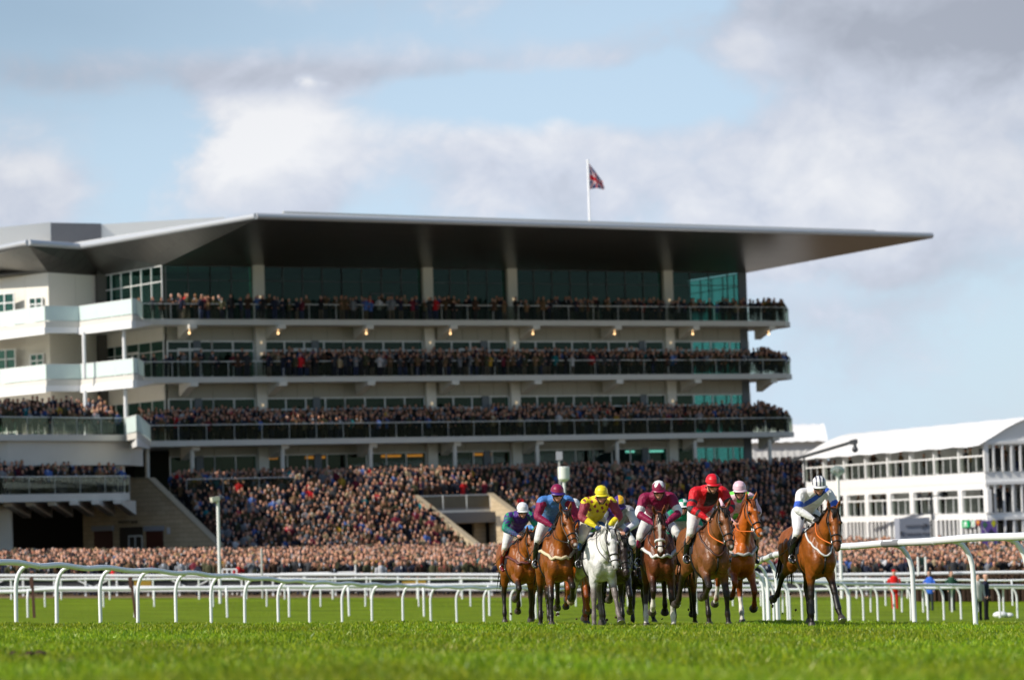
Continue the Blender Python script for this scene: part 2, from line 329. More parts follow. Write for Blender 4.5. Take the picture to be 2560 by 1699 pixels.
roof_m = mat('roof_sheet', (.74, .74, .72), .5)
stone = None
def joints(m, w, h, k):
    N = m.node_tree.nodes; L = m.node_tree.links; t = N.new('ShaderNodeTexCoord'); mp = N.new('ShaderNodeMapping'); mp.inputs['Rotation'].default_value = (0, 0, -TH); L.new(t.outputs['Object'], mp.inputs[0]); br = N.new('ShaderNodeTexBrick'); L.new(mp.outputs[0], br.inputs['Vector'])
    br.inputs['Scale'].default_value = 1; br.inputs['Brick Width'].default_value = w; br.inputs['Row Height'].default_value = h; br.inputs['Mortar Size'].default_value = .02; br.inputs['Color1'].default_value = (1, 1, 1, 1); br.inputs['Color2'].default_value = (.86, .86, .86, 1); br.inputs['Mortar'].default_value = (k, k, k, 1)
    b = N['Principled BSDF']; src = b.inputs['Base Color'].links[0].from_socket; mx = N.new('ShaderNodeMix'); mx.data_type = 'RGBA'; mx.blend_type = 'MULTIPLY'; mx.inputs[0].default_value = 1; L.new(src, mx.inputs[6]); L.new(br.outputs['Color'], mx.inputs[7]); L.new(mx.outputs[2], b.inputs['Base Color'])
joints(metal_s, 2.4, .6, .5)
glass = glassmat('window_glass', (.48, .72, .68), refl=.38)
glassb = glassmat('balustrade_glass', (.70, .73, .69), (.16, .18, .15), .0, refl=.10)
glassf = glassmat('frosted_glass', (.85, .96, .94), (.80, .90, .88), .8, .15)
def stone_mat():
    m = bpy.data.materials.new('stone_blocks'); m.use_nodes = True; N = m.node_tree.nodes; L = m.node_tree.links; b = N['Principled BSDF']
    t = N.new('ShaderNodeTexCoord'); sp = N.new('ShaderNodeSeparateXYZ'); L.new(t.outputs['Object'], sp.inputs[0]); cb = N.new('ShaderNodeCombineXYZ')
    ad = N.new('ShaderNodeMath'); ad.operation = 'SUBTRACT'; L.new(sp.outputs[0], ad.inputs[0]); L.new(sp.outputs[1], ad.inputs[1]); L.new(ad.outputs[0], cb.inputs[0]); L.new(sp.outputs[2], cb.inputs[1])
    br = N.new('ShaderNodeTexBrick'); L.new(cb.outputs[0], br.inputs['Vector']); br.inputs['Scale'].default_value = 1; br.inputs['Brick Width'].default_value = 1.1; br.inputs['Row Height'].default_value = .32
    br.inputs['Mortar Size'].default_value = .012; br.inputs['Color1'].default_value = (.58, .47, .32, 1); br.inputs['Color2'].default_value = (.49, .385, .25, 1); br.inputs['Mortar'].default_value = (.24, .19, .13, 1)
    L.new(br.outputs['Color'], b.inputs['Base Color']); b.inputs['Roughness'].default_value = .85; return m
stone = stone_mat()

GS = empty('grandstand', (0, 240, -2.4)); tag(GS, 'long white grandstand with tiers of packed balconies under a thrusting metal roof', 'grandstand')
GR = GS.location
def gpart(mb, name, m, parent=None, smooth=False, lab=None):
    o = mb.build(name, m, None, smooth); o.parent = parent or GS
    o.matrix_parent_inverse = Matrix.Translation(-GR) if parent is None else Matrix.Identity(4)
    if parent is not None: pass
    if lab: o['label'] = lab
    return o
def gsub(mb, name, m, parent, smooth=False, lab=None):
    o = mb.build(name, m, parent, smooth)
    if lab: o['label'] = lab
    return o
# floor slabs
front12 = EDGE12 + EDGE_R; back12 = BACK
for z, ed in ((Z1, EDGE12), (Z2, EDGE12), (Z3, EDGE3)):
    mb = MB(); fr = [Vector(p) for p in ed + EDGE_R]; poly = [tuple(p) for p in fr] + list(BACK); mb.prism(poly, z - .42, z)
    mid = [] # stepped soffit strip set in under the wing
    gpart(mb, 'floor_slab', concrete)
# deep white skirts under the wing balconies
for z in (Z1, Z2):
    for a, b, h in ((0, 2, .95), (2, 3, .8), (3, 5, 1.0)):
        q = EDGE12[a:b + 1]; mb = MB(); ins = .55
        inn = []
        for p in q: inn.append((p[0] - .06, p[1] - .05))
        back = [(p[0] + .8, p[1] + 3.5) for p in q][::-1]
        mb.prism([tuple(p) for p in inn] + back, [z - .42 - h * .55] * len(inn) + [z - .42 - h * .1] * len(back), [z - .423] * (2 * len(q)))
        gpart(mb, 'balcony_beam', white)
q = EDGE3[:3]
mb = MB(); mb.prism([(p[0] + .25, p[1] + .9) for p in q] + [(p[0] + .5, p[1] + 6) for p in q][::-1], Z3 - 2.05, Z3 - .425); gpart(mb, 'balcony_beam', concrete)
mb = MB(); mb.prism([EDGE3[3], EDGE3[4], (EDGE3[5][0], EDGE3[5][1] - .3), (EDGE3[5][0] - 2.5, EDGE3[5][1]), (EDGE3[2][0] + .3, EDGE3[2][1] + .4)], [Z3 - .95, Z3 - .95, Z3 - .6, Z3 - .6, Z3 - .95], Z3 - .425); gpart(mb, 'balcony_beam', white)
# floor of the terrace concourse, with the left balcony
L4E = [plan(-420, 203), plan(0, 207), plan(316, 217)]
mb = MB(); mb.prism(L4E + [plan(317, 226.9), P(-3, 4.4), P(57, 4.4), P(57, -2), P(SR, -4.2)] + BACK, Z4 - .5, Z4); gpart(mb, 'floor_slab', concrete)
mb = MB()
for k in range(7):
    x = -40 + k * 55; a = at(x, 1250, 208 + k * .9); mb.prism([(a.x - .25, a.y + .6), (a.x + .25, a.y + .6), (a.x + .25, a.y + 9), (a.x - .25, a.y + 9)], [Z4 - .75, Z4 - .75, Z4 - 1.5, Z4 - 1.5], Z4 - .503)
gpart(mb, 'balcony_beam', concrete)
# balustrades
def balustrade(pts, z, m, name='balustrade', h=1.12, step=2.2):
    mb = MB(); rl = MB()
    for a, b in zip(pts, pts[1:]):
        a3 = Vector((*a, z)); b3 = Vector((*b, z)); mb.bar(a3 + Vector((0, 0, h / 2 + .03)), b3 + Vector((0, 0, h / 2 + .03)), .025, h - .06)
        rl.bar(a3 + Vector((0, 0, h + .02)), b3 + Vector((0, 0, h + .02)), .06, .05)
        L_ = (b3 - a3).length; n = max(1, int(L_ / step))
        for k in range(n + 1): p = a3.lerp(b3, k / n); rl.bar(p + Vector((0, 0, .0)), p + Vector((0, 0, h)), .035)
    o = gpart(mb, name, m); gsub(rl, 'handrail', frame_m, o); return o
def inset(pts, d=.12): return [(p[0] + .0, p[1] + d) for p in pts]
for z in (Z1, Z2):
    balustrade(inset(EDGE12[:3]), z, glassf); balustrade(inset(EDGE12[2:5]), z, glassf); balustrade(inset(EDGE12[4:7]), z, glassf)
    balustrade([EDGE12[6]] + [(p[0], p[1] + .12) for p in EDGE_R[:1]], z, glassb); balustrade([(p[0] - .12, p[1] + .1) for p in EDGE_R], z, glassb)
balustrade(inset(EDGE3[:3]), Z3, glassb); balustrade(inset(EDGE3[2:6]), Z3, glassf)
balustrade([EDGE3[5]] + [(p[0], p[1] + .12) for p in EDGE_R[:1]], Z3, glassb); balustrade([(p[0] - .12, p[1] + .1) for p in EDGE_R], Z3, glassb)
balustrade(inset(L4E), Z4, glassb); balustrade([P(-1.6, 7.0), P(7.0, 7.0)], Z4 - .1, glassb)
# back and end walls, interior
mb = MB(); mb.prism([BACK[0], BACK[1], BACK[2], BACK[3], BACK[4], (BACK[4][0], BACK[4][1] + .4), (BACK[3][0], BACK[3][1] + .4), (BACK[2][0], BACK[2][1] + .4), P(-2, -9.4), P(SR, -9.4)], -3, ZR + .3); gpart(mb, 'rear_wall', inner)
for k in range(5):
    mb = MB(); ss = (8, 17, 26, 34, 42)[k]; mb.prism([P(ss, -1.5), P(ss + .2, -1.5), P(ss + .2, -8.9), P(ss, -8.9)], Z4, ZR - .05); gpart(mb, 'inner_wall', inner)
# structural columns, thin posts, brackets with lamps
COLX = (648, 1070, 1281, 1671)
for x in COLX:
    s = s_of(x, 0); mb = MB()
    mb.prism([P(s - .42, .42), P(s + .42, .42), P(s + .42, -.55), P(s - .42, -.55)], Z4 + .003, ZR + .6)
    o = gpart(mb, 'column', mat('column_paint', (.70, .68, .61), .7, noise_=(.5, .05))); lb = MB()
    for z in (Z2 + 1.75, Z3 + 1.75, Z1 + 1.75, Z2 + 2.6, Z3 + 2.6): lb.tube([P3(s, .5, z), P3(s, .5, z + .16)], .07)
    gsub(lb, 'wall_lamp', mat('wall_lamp', (.5, .45, .35), .5, emit=((1, .75, .45), .5)), o)
for x in (368, 480, 706, 926, 1137, 1343, 1543, 1738, 1925):
    s = s_of(x, 2.5, 1140); mb = MB(); mb.tube([P3(s, 2.5, Z4), P3(s, 2.5, Z3 - .6)], .16, 12); gpart(mb, 'post', cream, smooth='auto')
for x0, x1, zt in ((206, 208, 0), (307, 309, 0)):
    for za, zb in ((Z3, Z2 - .9), (Z2, Z1 - .9)):
        d = 233.5 if x0 < 250 else 231.8; a = plan(x0, d); mb = MB(); mb.tube([(a[0], a[1] + 1.0, za), (a[0], a[1] + 1.0, zb)], .13, 12); gpart(mb, 'post', white, smooth='auto')
lamp_m = mat('downlight', (1, .7, .4), .4, emit=((1.0, .62, .28), 2.2))
for z in (Z1, Z2, Z3):
    for x in (478, 700, 920, 1130, 1336, 1540, 1735, 1925):
        s = s_of(x, 2.4, 800); mb = MB(); v = []
        for t, h in ((.43, .95), (2.2, .32), (2.75, .30)):
            v += [P3(s - .3, t, z - .423), P3(s + .3, t, z - .423), P3(s + .3, t, z - .42 - h), P3(s - .3, t, z - .42 - h)]
        f = [(0, 3, 2, 1), (8, 9, 10, 11)]
        for k in (0, 4): f += [(k + i, k + (i + 1) % 4, k + 4 + (i + 1) % 4, k + 4 + i) for i in range(4)]
        mb.add(v, f); o = gpart(mb, 'bracket', cream)
        if z == Z1: lb = MB(); lb.ball(P3(s - .2, 2.45, z - 1.05), .09); lb.tube([P3(s - .2, 2.45, z - .98), P3(s - .2, 2.45, z - .6)], .02, 5); gsub(lb, 'downlight', lamp_m, o, True)
# storeys of glass and panels
BX = [s_of(x, 0) for x in (410, 530, 648, 859, 1070, 1281, 1476, 1671, 1866)]; BX[0] = 0.0; BX[-1] = SR
def band(a, b, z0, z1, m, name, th=.10, off=0.0, gap=1.45):        # a strip of wall panels with open joints
    mb = MB(); a = Vector(a); b = Vector(b); d = (b - a); L_ = d.length; d /= L_; n = Vector((d.y, -d.x)); k = max(1, round(L_ / gap))
    for i in range(k):
        p = a + d * (L_ * i / k + .012); q = a + d * (L_ * (i + 1) / k - .012); mb.prism([p + n * off, q + n * off, q + n * (off - th), p + n * (off - th)], z0, z1)
    return gpart(mb, name, m)
def window(a, b, z0, z1, trans, nm, fm, split=None, fw=.06, door=False):
    a = Vector(a); b = Vector(b); d = b - a; L_ = d.length; d /= L_; n = Vector((d.y, -d.x)); mb = MB(); pn = MB()
    def V3(s, o, z): q = a + d * s + n * o; return Vector((q.x, q.y, z))
    for z in [z0 + fw / 2, z1 - fw / 2] + list(trans): mb.bar(V3(0, 0, z), V3(L_, 0, z), .10, fw)
    for k in range(nm + 1): mb.bar(V3(L_ * k / nm, .012, z0), V3(L_ * k / nm, .012, z1), fw, .10, up=(n.x, n.y, 0))
    if door:
        c = L_ * .5
        for s in (c - .95, c, c + .95): mb.bar(V3(s, .06, z0), V3(s, .06, z0 + 2.2), .11, .08, up=(n.x, n.y, 0))
        mb.bar(V3(c - 1, .06, z0 + 2.2), V3(c + 1, .06, z0 + 2.2), .10, .12)
    pn.bar(V3(0, -.02, (z0 + z1) / 2), V3(L_, -.02, (z0 + z1) / 2), .02, z1 - z0 - .01)
    o = gpart(mb, 'window', fm); gsub(pn, 'pane', glass, o); return o
for i in range(8):
    a, b = BX[i], BX[i + 1]; cl = .45 if i in (2, 4, 5, 7) else .0; cr_ = .45 if i + 1 in (2, 4, 5, 7) else .0; a2, b2 = a + cl, b - cr_; nm = max(2, round((b2 - a2) / 1.65))
    window(P(a2, 0), P(b2, 0), Z1 + .003, ZR, (Z1 + 3.1,), nm, dframe, door=(i == 3))
    window(P(a2, 0), P(b2, 0), Z2 + .003, Z2 + 2.85, (Z2 + 2.1,), nm, frame_m, door=(i % 2 == 0), fw=.11)
    window(P(a2, 0), P(b2, 0), Z3 + .003, Z3 + 3.25, (Z3 + 2.35,), nm, frame_m, door=(i % 3 == 1), fw=.10)
    window(P(a2, 0), P(b2, 0), Z4 + .003, Z4 + 2.9, (Z4 + 1.6,), nm, frame_m, fw=.08)
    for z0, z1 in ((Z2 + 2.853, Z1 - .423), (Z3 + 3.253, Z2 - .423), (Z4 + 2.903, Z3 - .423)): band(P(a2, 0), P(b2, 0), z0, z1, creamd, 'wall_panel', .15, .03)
    if i % 2 == 0 and i < 7:
        for z0, z1 in ((Z2, Z2 + 2.85), (Z3, Z3 + 3.25), (Z4, Z4 + 2.9)):
            mb = MB(); s = a + (b - a) * .66; mb.prism([P(s - .3, .09), P(s + .3, .09), P(s + .3, -.1), P(s - .3, -.1)], z0 + .004, z1 - .004); gpart(mb, 'grey_panel', mat('grey_panel', (.12, .14, .16), .5))
for z0, z1, tr in ((Z1, ZR, 3.1), (Z2, Z1 - .43, 2.1), (Z3, Z2 - .43, 2.35), (Z4, Z3 - .43, 1.6)):
    window(P(SR, -.1), P(SR, -8.9), z0 + .003, z1, (z0 + tr,), 5, dframe)
    mb = MB(); mb.prism([P(SR - .75, .06), P(SR, .06), P(SR, -.1), P(SR - .75, -.1)], z0 + .005, z1 - .006); gpart(mb, 'grey_panel', MATS['grey_panel'])
# wing: angled glazing, grey and sunlit white walls with their windows
LW = LEFTW
window(LW[3], LW[4], Z1 + .003, ZR, (Z1 + 3.0,), 6, frame_m)
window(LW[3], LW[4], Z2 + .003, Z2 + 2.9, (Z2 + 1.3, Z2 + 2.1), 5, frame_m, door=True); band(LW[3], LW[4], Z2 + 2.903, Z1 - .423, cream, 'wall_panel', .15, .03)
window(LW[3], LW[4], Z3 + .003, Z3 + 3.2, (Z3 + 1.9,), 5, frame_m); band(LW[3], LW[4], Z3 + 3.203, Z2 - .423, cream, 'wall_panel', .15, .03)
for z0, z1 in ((Z1, ZR + .1), (Z2, Z1 - .423), (Z3, Z2 - .423)):
    band(LW[2], LW[3], z0 + .003, z1, cream, 'wall_panel', .2, 0, 2.4)
    a = Vector(LW[1]); b = Vector(LW[2]); band(LW[0], LW[2], z0 + .003, z1, cream, 'wall_panel', .2, 0, 3.0)
    def on(f): q = a.lerp(b, f); n = Vector(((b - a).y, -(b - a).x)).normalized(); return q + n * .06
    for f0, f1, h0, h1 in ((-.25, .32, .35, 2.9), (.63, .88, .6, 2.4)):
        p, q_ = on(f0), on(f1); o = window(p, q_, z0 + h0, z0 + h1, (z0 + h0 + (h1 - h0) * .36, z0 + h0 + (h1 - h0) * .7), 3 if f0 < 0 else 2, white, fw=.09)
        mb = MB(); d = (q_ - p).normalized(); n = Vector((d.y, -d.x)); mb.prism([p - n * .045, q_ - n * .045, q_ - n * .055, p - n * .055], z0 + h0 + .01, z0 + h1 - .01); gpart(mb, 'blind', mat('blind', (.10, .13, .14), .8))
# roof: front edge, soffit facets, upper sheet
RE = [lev(-420, 700, 22.1), lev(70, 600, 22.15), lev(200, 610, 22.2), lev(640, 534, 22.4), lev(2330, 583, 22.0)]
RW = [Vector((*LW[0], ZR)), Vector((*LW[2], ZR)), Vector((*LW[3], ZR)), Vector((*LW[4], ZR)), P3(SR, 0, ZR)]
mb = MB(); dn = Vector((0, 0, -.42))
e = [p + dn for p in RE]; sideR = P3(SR + 1.2, -9, ZR)
M_ = e[3].lerp(e[4], .73)
v = e[:4] + [M_, e[4]] + [RW[0], RW[1], RW[2], RW[3], RW[4], sideR]
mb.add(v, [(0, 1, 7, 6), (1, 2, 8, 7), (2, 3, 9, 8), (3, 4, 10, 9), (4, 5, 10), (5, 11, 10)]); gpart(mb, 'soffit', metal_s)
mb = MB()
for a, b in zip(RE, RE[1:]):
    n = 2
    mb.tube([a + Vector((0, .1, -.19)), b + Vector((0, .1, -.19))], .235, 12)
gpart(mb, 'roof_edge', nose_m, smooth='auto')
bk = [P3(SR + 6, -14, 22.6), P3(-2, -16, 23.0), Vector((-46, 280, 23.0)), Vector((-70, 285, 23.0))]
mb = MB(); up = [p + Vector((0, .25, .03)) for p in RE]; v = up + bk
mb.add(v, [(3, 4, 5, 6), (0, 1, 2, 7, 8), (2, 3, 6, 7)]); gpart(mb, 'roof', roof_m)
mb = MB(); a = RE[3].lerp(RE[4], .03) + Vector((.2, 1.6, 0)); b = RE[3].lerp(RE[4], .93) + Vector((-1, 1.6, 0)); mb.bar(a + Vector((0, 0, .28)), b + Vector((0, 0, .24)), .3, .12)
for k in range(120): p = a.lerp(b, k / 119); mb.bar(p + Vector((0, -.1, .0)), p + Vector((0, -.1, .3)), .05)
gpart(mb, 'walkway_rail', mat('galvanised', (.55, .55, .53), .5, metal=.3))
# plant rooms on the roof
def onroof(x0, x1, y0, D, y1, m, name, lab):
    a = at(x0, y0, D); b = at(x1, y1, D + (x1 - x0) * .01); mb = MB(); zb = 20.8; mb.prism([(a.x, a.y), (b.x, b.y), (b.x, b.y + 8), (a.x, a.y + 8)], zb, [a.z, b.z, b.z, a.z]); o = gpart(mb, name, m); o['label'] = lab
onroof(-300, 126, 600, 252, 556, roof_m, 'plant_room', 'pale plant room wall on the roof'); onroof(127, 252, 557, 250.5, 559, mat('louvre_grey', (.11, .115, .13), .6, noise_=(2, .1)), 'plant_room', 'dark grey louvred plant room on the roof')
onroof(253, 560, 561, 252, 543, roof_m, 'plant_room', 'long low pale plant room on the roof')

# lower left: pillars, dark recess, stone stair wall with the bar doors
def pillar(x, D, z0, z1, w): a = plan(x, D, 1150); mb = MB(); mb.prism([(a[0] - w, a[1]), (a[0] + w, a[1]), (a[0] + w, a[1] + 1.2), (a[0] - w, a[1] + 1.2)], z0, z1); gpart(mb, 'pillar', cream)
pillar(2, 211, Z4, Z3 - 2.06, .35); pillar(296, 218.8, Z4, Z3 - 2.06, .28); pillar(4, 212, -2.8, Z4 - .55, .45); pillar(-200, 210, -2.8, Z3 - 2.06, .4); pillar(-330, 208, -2.8, Z3 - 2.06, .4)
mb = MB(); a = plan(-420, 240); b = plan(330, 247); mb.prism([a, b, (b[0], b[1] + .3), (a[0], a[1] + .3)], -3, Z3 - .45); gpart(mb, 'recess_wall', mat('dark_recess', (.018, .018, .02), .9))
mb = MB(); mb.prism([(-50, 196), (-42.5, 196), (-42.5, 226), (-50, 226)], -4, 20); gpart(mb, 'unseen_shade_block', cream)  # unseen block added left of view to shade the stair wall and terrace
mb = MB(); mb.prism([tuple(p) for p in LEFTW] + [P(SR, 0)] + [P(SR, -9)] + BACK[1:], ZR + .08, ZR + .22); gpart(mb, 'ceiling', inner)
WT = Vector(plan(318, 226.4, 1198)); WB = Vector(plan(545, 222.0, 1366)); wd = (WT - WB).normalized(); WL = WT + wd * 4.2
wn_ = Vector((-wd.y, wd.x)); wn_ = wn_ if wn_.x < 0 else -wn_
def wpt(x, y):                   # a point of the stone wall seen in this direction
    d = ray(x, y); k = d.x / d.y; s = (k * WB.y - WB.x) / (wd.x - k * wd.y); q = WB + wd * s; return Vector((q.x, q.y, d.z / d.y * q.y))
def wquad(mb, x0, y0, x1, y1, th, off, m=None):
    a = wpt(x0, y0); b = wpt(x1, y0); c_ = wpt(x1, y1); d = wpt(x0, y1); n = Vector((wn_.x, wn_.y, 0)); mb.prism([(p + n * o).to_2d() for p, o in ((a, off), (b, off), (b, off - th), (a, off - th))], min(c_.z, d.z), max(a.z, b.z))
th = wn_ * .6
T0 = wpt(318, 1198); T1 = wpt(372, 1198); B1 = wpt(545, 1366)
mb = MB(); n3 = Vector((wn_.x, wn_.y, 0)) * .55; zt = Z4 - .52
pts = [Vector((WL.x, WL.y, -3)), Vector((*WL, zt)), Vector((T0.x, T0.y, zt)), T0, T1, B1, Vector((B1.x, B1.y, -3))]
mb.add([p for p in pts] + [p - n3 for p in pts], [tuple(range(7)), tuple(range(13, 6, -1))] + [(i, (i + 1) % 7, 7 + (i + 1) % 7, 7 + i) for i in range(7)])
SW = gpart(mb, 'stair_wall', stone)
cp = MB(); cp.bar(T1 - n3 * .5 + Vector((0, 0, .06)), B1 - n3 * .5 + Vector((0, 0, .06)), .75, .12); cp.bar(T0 - n3 * .5 + Vector((0, 0, .06)), T1 - n3 * .5 + Vector((0, 0, .06)), .75, .12); gsub(cp, 'coping', mat('coping_stone', (.40, .33, .23), .8), SW)
for x0, x1 in ((366, 408), (236, 282)):
    mb = MB(); wquad(mb, x0, 1327, x1, 1420, .05, .06); o = gpart(mb, 'shutter_door', mat('brown_door', (.075, .012, .006), .6)); m2 = MB(); wquad(m2, x0 - 3, 1315, x1 + 3, 1326, .2, .22); gsub(m2, 'door_canopy', mat('grey_canopy', (.33, .35, .42), .6), o)
mb = MB(); wquad(mb, 299, 1318, 357, 1420, .03, .035); o = gpart(mb, 'doorway', mat('doorway_shade', (.05, .04, .03), .9)); m2 = MB(); wquad(m2, 322, 1338, 356, 1341, .08, .09)
for x in (322, 338, 355): wquad(m2, x, 1338, x + 2, 1420, .08, .09)
gsub(m2, 'door_frame', frame_m, o)
mb = MB(); wquad(mb, 420, 1318, 426, 1334, .1, .14); gpart(mb, 'wall_lamp', mat('lamp_case', (.6, .6, .65), .5))
def lettering(s, size, loc, xdir, up, m, parent, name='lettering', depth=.03, kids=False):
    cu = bpy.data.curves.new(name, 'FONT'); cu.body = s; cu.size = size; cu.extrude = depth; cu.align_x = 'LEFT'; cu.space_character = 1.25
    to = bpy.data.objects.new(name, cu); col.objects.link(to); bpy.context.view_layer.update()
    me = bpy.data.meshes.new_from_object(to.evaluated_get(bpy.context.evaluated_depsgraph_get())); bpy.data.objects.remove(to)
    me.materials.clear(); me.materials.append(m); o = bpy.data.objects.new(name, me); col.objects.link(o)
    X = Vector(xdir).normalized(); Z = Vector(up); Y = X.cross(Z) * -1; M = Matrix((X, Z, X.cross(Z))).transposed().to_4x4(); M.translation = loc
    if parent is not None:
        o.parent = parent; bpy.context.view_layer.update(); o.matrix_parent_inverse = parent.matrix_world.inverted()
    o.matrix_basis = M; return o
lettering('VESTEY BAR', .27, wpt(297, 1309) + Vector((wn_.x, wn_.y, 0)) * .05, (-wd.x, -wd.y, 0), (0, 0, 1), mat('dark_letters', (.06, .045, .035), .6), SW, 'bar_sign')

# terrace steps and the stair well through them
VS0, VS1, VT0 = 16.5, 22.5, 8.43
TB = 18.0
def ht(t): return np.interp(t, [4.4, TB], [Z4, -3.1])
def smin(t): return -2.6 - (t - 3.4) * 1.0 / 14.9 + .7
def smax(t): return 57 - .50 * (t - 4.4)
TR = empty('terrace', (0, 230, -2.4)); tag(TR, 'sloping stepped terrace packed with people below the balconies', 'terrace')
mb = MB(); stepw = .8; nst = int((TB - 4.4) / stepw)
for k in range(nst):
    t0 = 4.4 + k * stepw; t1 = t0 + stepw; z = float(ht(t0 + .4)); segs = [(smin(t1), smax(t1))] if t0 < VT0 else [(smin(t1), VS0), (VS1, smax(t1))]
    for a, b in segs: mb.prism([P(a, t1), P(b, t1), P(b, t0), P(a, t0)], z - .8, z)
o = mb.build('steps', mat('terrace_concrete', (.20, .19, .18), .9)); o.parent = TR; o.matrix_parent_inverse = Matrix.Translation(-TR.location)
def tpart(mb, name, m, par=None):
    o = mb.build(name, m); o.parent = par or TR
    if par is None: o.matrix_parent_inverse = Matrix.Translation(-TR.location)
    return o
mb = MB(); mb.prism([P(smax(4.4), 4.4), P(smax(4.4) + .3, 4.4), P(smax(TB) + .3, TB), P(smax(TB), TB)], -3, [Z4 + .7, Z4 + .7, -1.6, -1.6]); tpart(mb, 'end_wall', concrete)
for s, w in ((VS0 - .35, 0), (VS1, 1)):
    mb = MB(); tt = [VT0 - .3, TB + .6]; mb.prism([P(s, tt[0]), P(s + .35, tt[0]), P(s + .35, tt[1]), P(s, tt[1])], -3, [float(ht(VT0)) + 1.15, float(ht(VT0)) + 1.15, -1.8, -1.8])
    o = tpart(mb, 'stairwell_wall', stone); cp = MB(); cp.bar(P3(s + .17, VT0 - .3, float(ht(VT0)) + 1.2), P3(s + .17, TB + .6, -1.75), .5, .10); tpart(cp, 'coping', MATS['coping_stone'], o)
zp = float(ht(VT0))
mb = MB(); mb.prism([P(VS0, VT0), P(VS1, VT0), P(VS1, VT0 - .3), P(VS0, VT0 - .3)], zp - .85, zp + .02); tpart(mb, 'lintel', cream)
mb = MB(); mb.bar(P3(VS0, VT0 - .1, zp + .58), P3(VS1, VT0 - .1, zp + .58), .03, 1.05); o = tpart(mb, 'balustrade', mat('bronze_screen', (.10, .085, .055), .35, noise_=(2, .3)))
mb = MB(); mb.bar(P3(VS0, VT0 - .1, zp + 1.13), P3(VS1, VT0 - .1, zp + 1.13), .07)
for k in range(4): mb.bar(P3(VS0 + 2 * k, VT0 - .06, zp), P3(VS0 + 2 * k, VT0 - .06, zp + 1.13), .06)
tpart(mb, 'handrail', frame_m, o)
mb = MB(); q0, q1 = VT0 - .9, VT0 - 1.2
for s0, s1, z0 in ((VS0, VS0 + 1.0, -3), (VS0 + 2.0, VS0 + 2.9, -3), (VS0 + 5.0, VS1, -3), (VS0, VS1, .05)): mb.prism([P(s0, q0 - .002 * z0), P(s1, q0 - .002 * z0), P(s1, q1), P(s0, q1)], z0 if z0 > 0 else -3, zp - .86 if z0 > 0 else .048)
tpart(mb, 'doorway_wall', stone)
mb = MB(); mb.prism([P(VS0, q0 - 1.5), P(VS1, q0 - 1.5), P(VS1, q0 - 1.7), P(VS0, q0 - 1.7)], -3, 1); tpart(mb, 'dark_passage', mat('dark_recess', (.018, .018, .02), .9))

for x in (640, 760, 950, 1010, 1180, 1560, 1620):
    s = s_of(x, -3.0); mb = MB(); mb.prism([P(s, -3), P(s + 1.6, -3), P(s + 1.6, -3.25), P(s, -3.25)], Z4 + 2.62, Z4 + 2.78); gpart(mb, 'strip_light', mat('strip_warm', (1, .7, .3), .5, emit=((1, .17, .012), 1.3)) if x < 1500 else mat('strip_cool', (.7, 1, .9), .5, emit=((.6, 1, .85), 1.0)))
# ------------------------------------------------------------ flag on the roof
pt_ = P3(s_of(1473, -3, 545), -3, 0); D_ = pt_.y; b0 = at(1474, 552, D_); t0_ = at(1470.5, 404, D_); t0_ = Vector((b0.x, b0.y, t0_.z))
FP = empty('flagpole', (b0.x, b0.y, 21)); tag(FP, 'tall white flagpole standing on the grandstand roof', 'flagpole')
mb = MB(); mb.tube([(0, 0, 0), (0, 0, t0_.z - 21)], [.10, .07], 10, c=None); o = mb.build('pole', white, FP, 'auto'); mb = MB(); mb.ball((0, 0, t0_.z - 21 + .05), .11); mb.build('finial', white, FP, True)
def union(u, v):                 # colours of the flag, hoist u=0
    x, y = (u - .5) * 2, (v - .5); ax, ay = abs(x), abs(y); Rd, Wh, Bl = (.45, .02, .03), (.62, .60, .62), (.015, .02, .10)
    if ay < .10 or ax < .10 * 1: return Rd
    if ay < .165 or ax < .165: return Wh
    dgn = (y - x * .5) if x * y > 0 else (y + x * .5); k = abs(dgn) / 1.118
    if k < .035: return Rd
    return Wh if k < .10 else Bl
NU, NV = 60, 30; vs = []; cs = []; fs = []
for j in range(NV + 1):
    for i in range(NU + 1):
        u = i / NU; v = j / NV; hgt = 2.35 * (1 - .55 * u); x = u * 1.15; z = -.15 - u * 1.55 - (1 - v) * hgt * (.92 - .35 * u); y = .22 * math.sin(u * 9 + v * 1.5) * u + .5 * u
        vs.append((x + .1 + .05 * math.sin(v * 6) * u, y, z)); cs.append(union(u, v))
for j in range(NV):
    for i in range(NU): a = j * (NU + 1) + i; fs.append((a, a + 1, a + NU + 2, a + NU + 1))
mb = MB(); mb.v = vs; mb.f = fs; mb.c = cs; o = mb.build('flag', vcmat('flag_cloth', .8, .2), None, True); o.location = (b0.x, b0.y, t0_.z)
tag(o, 'blue, white and red crossed national flag drooping in the wind', 'flag')

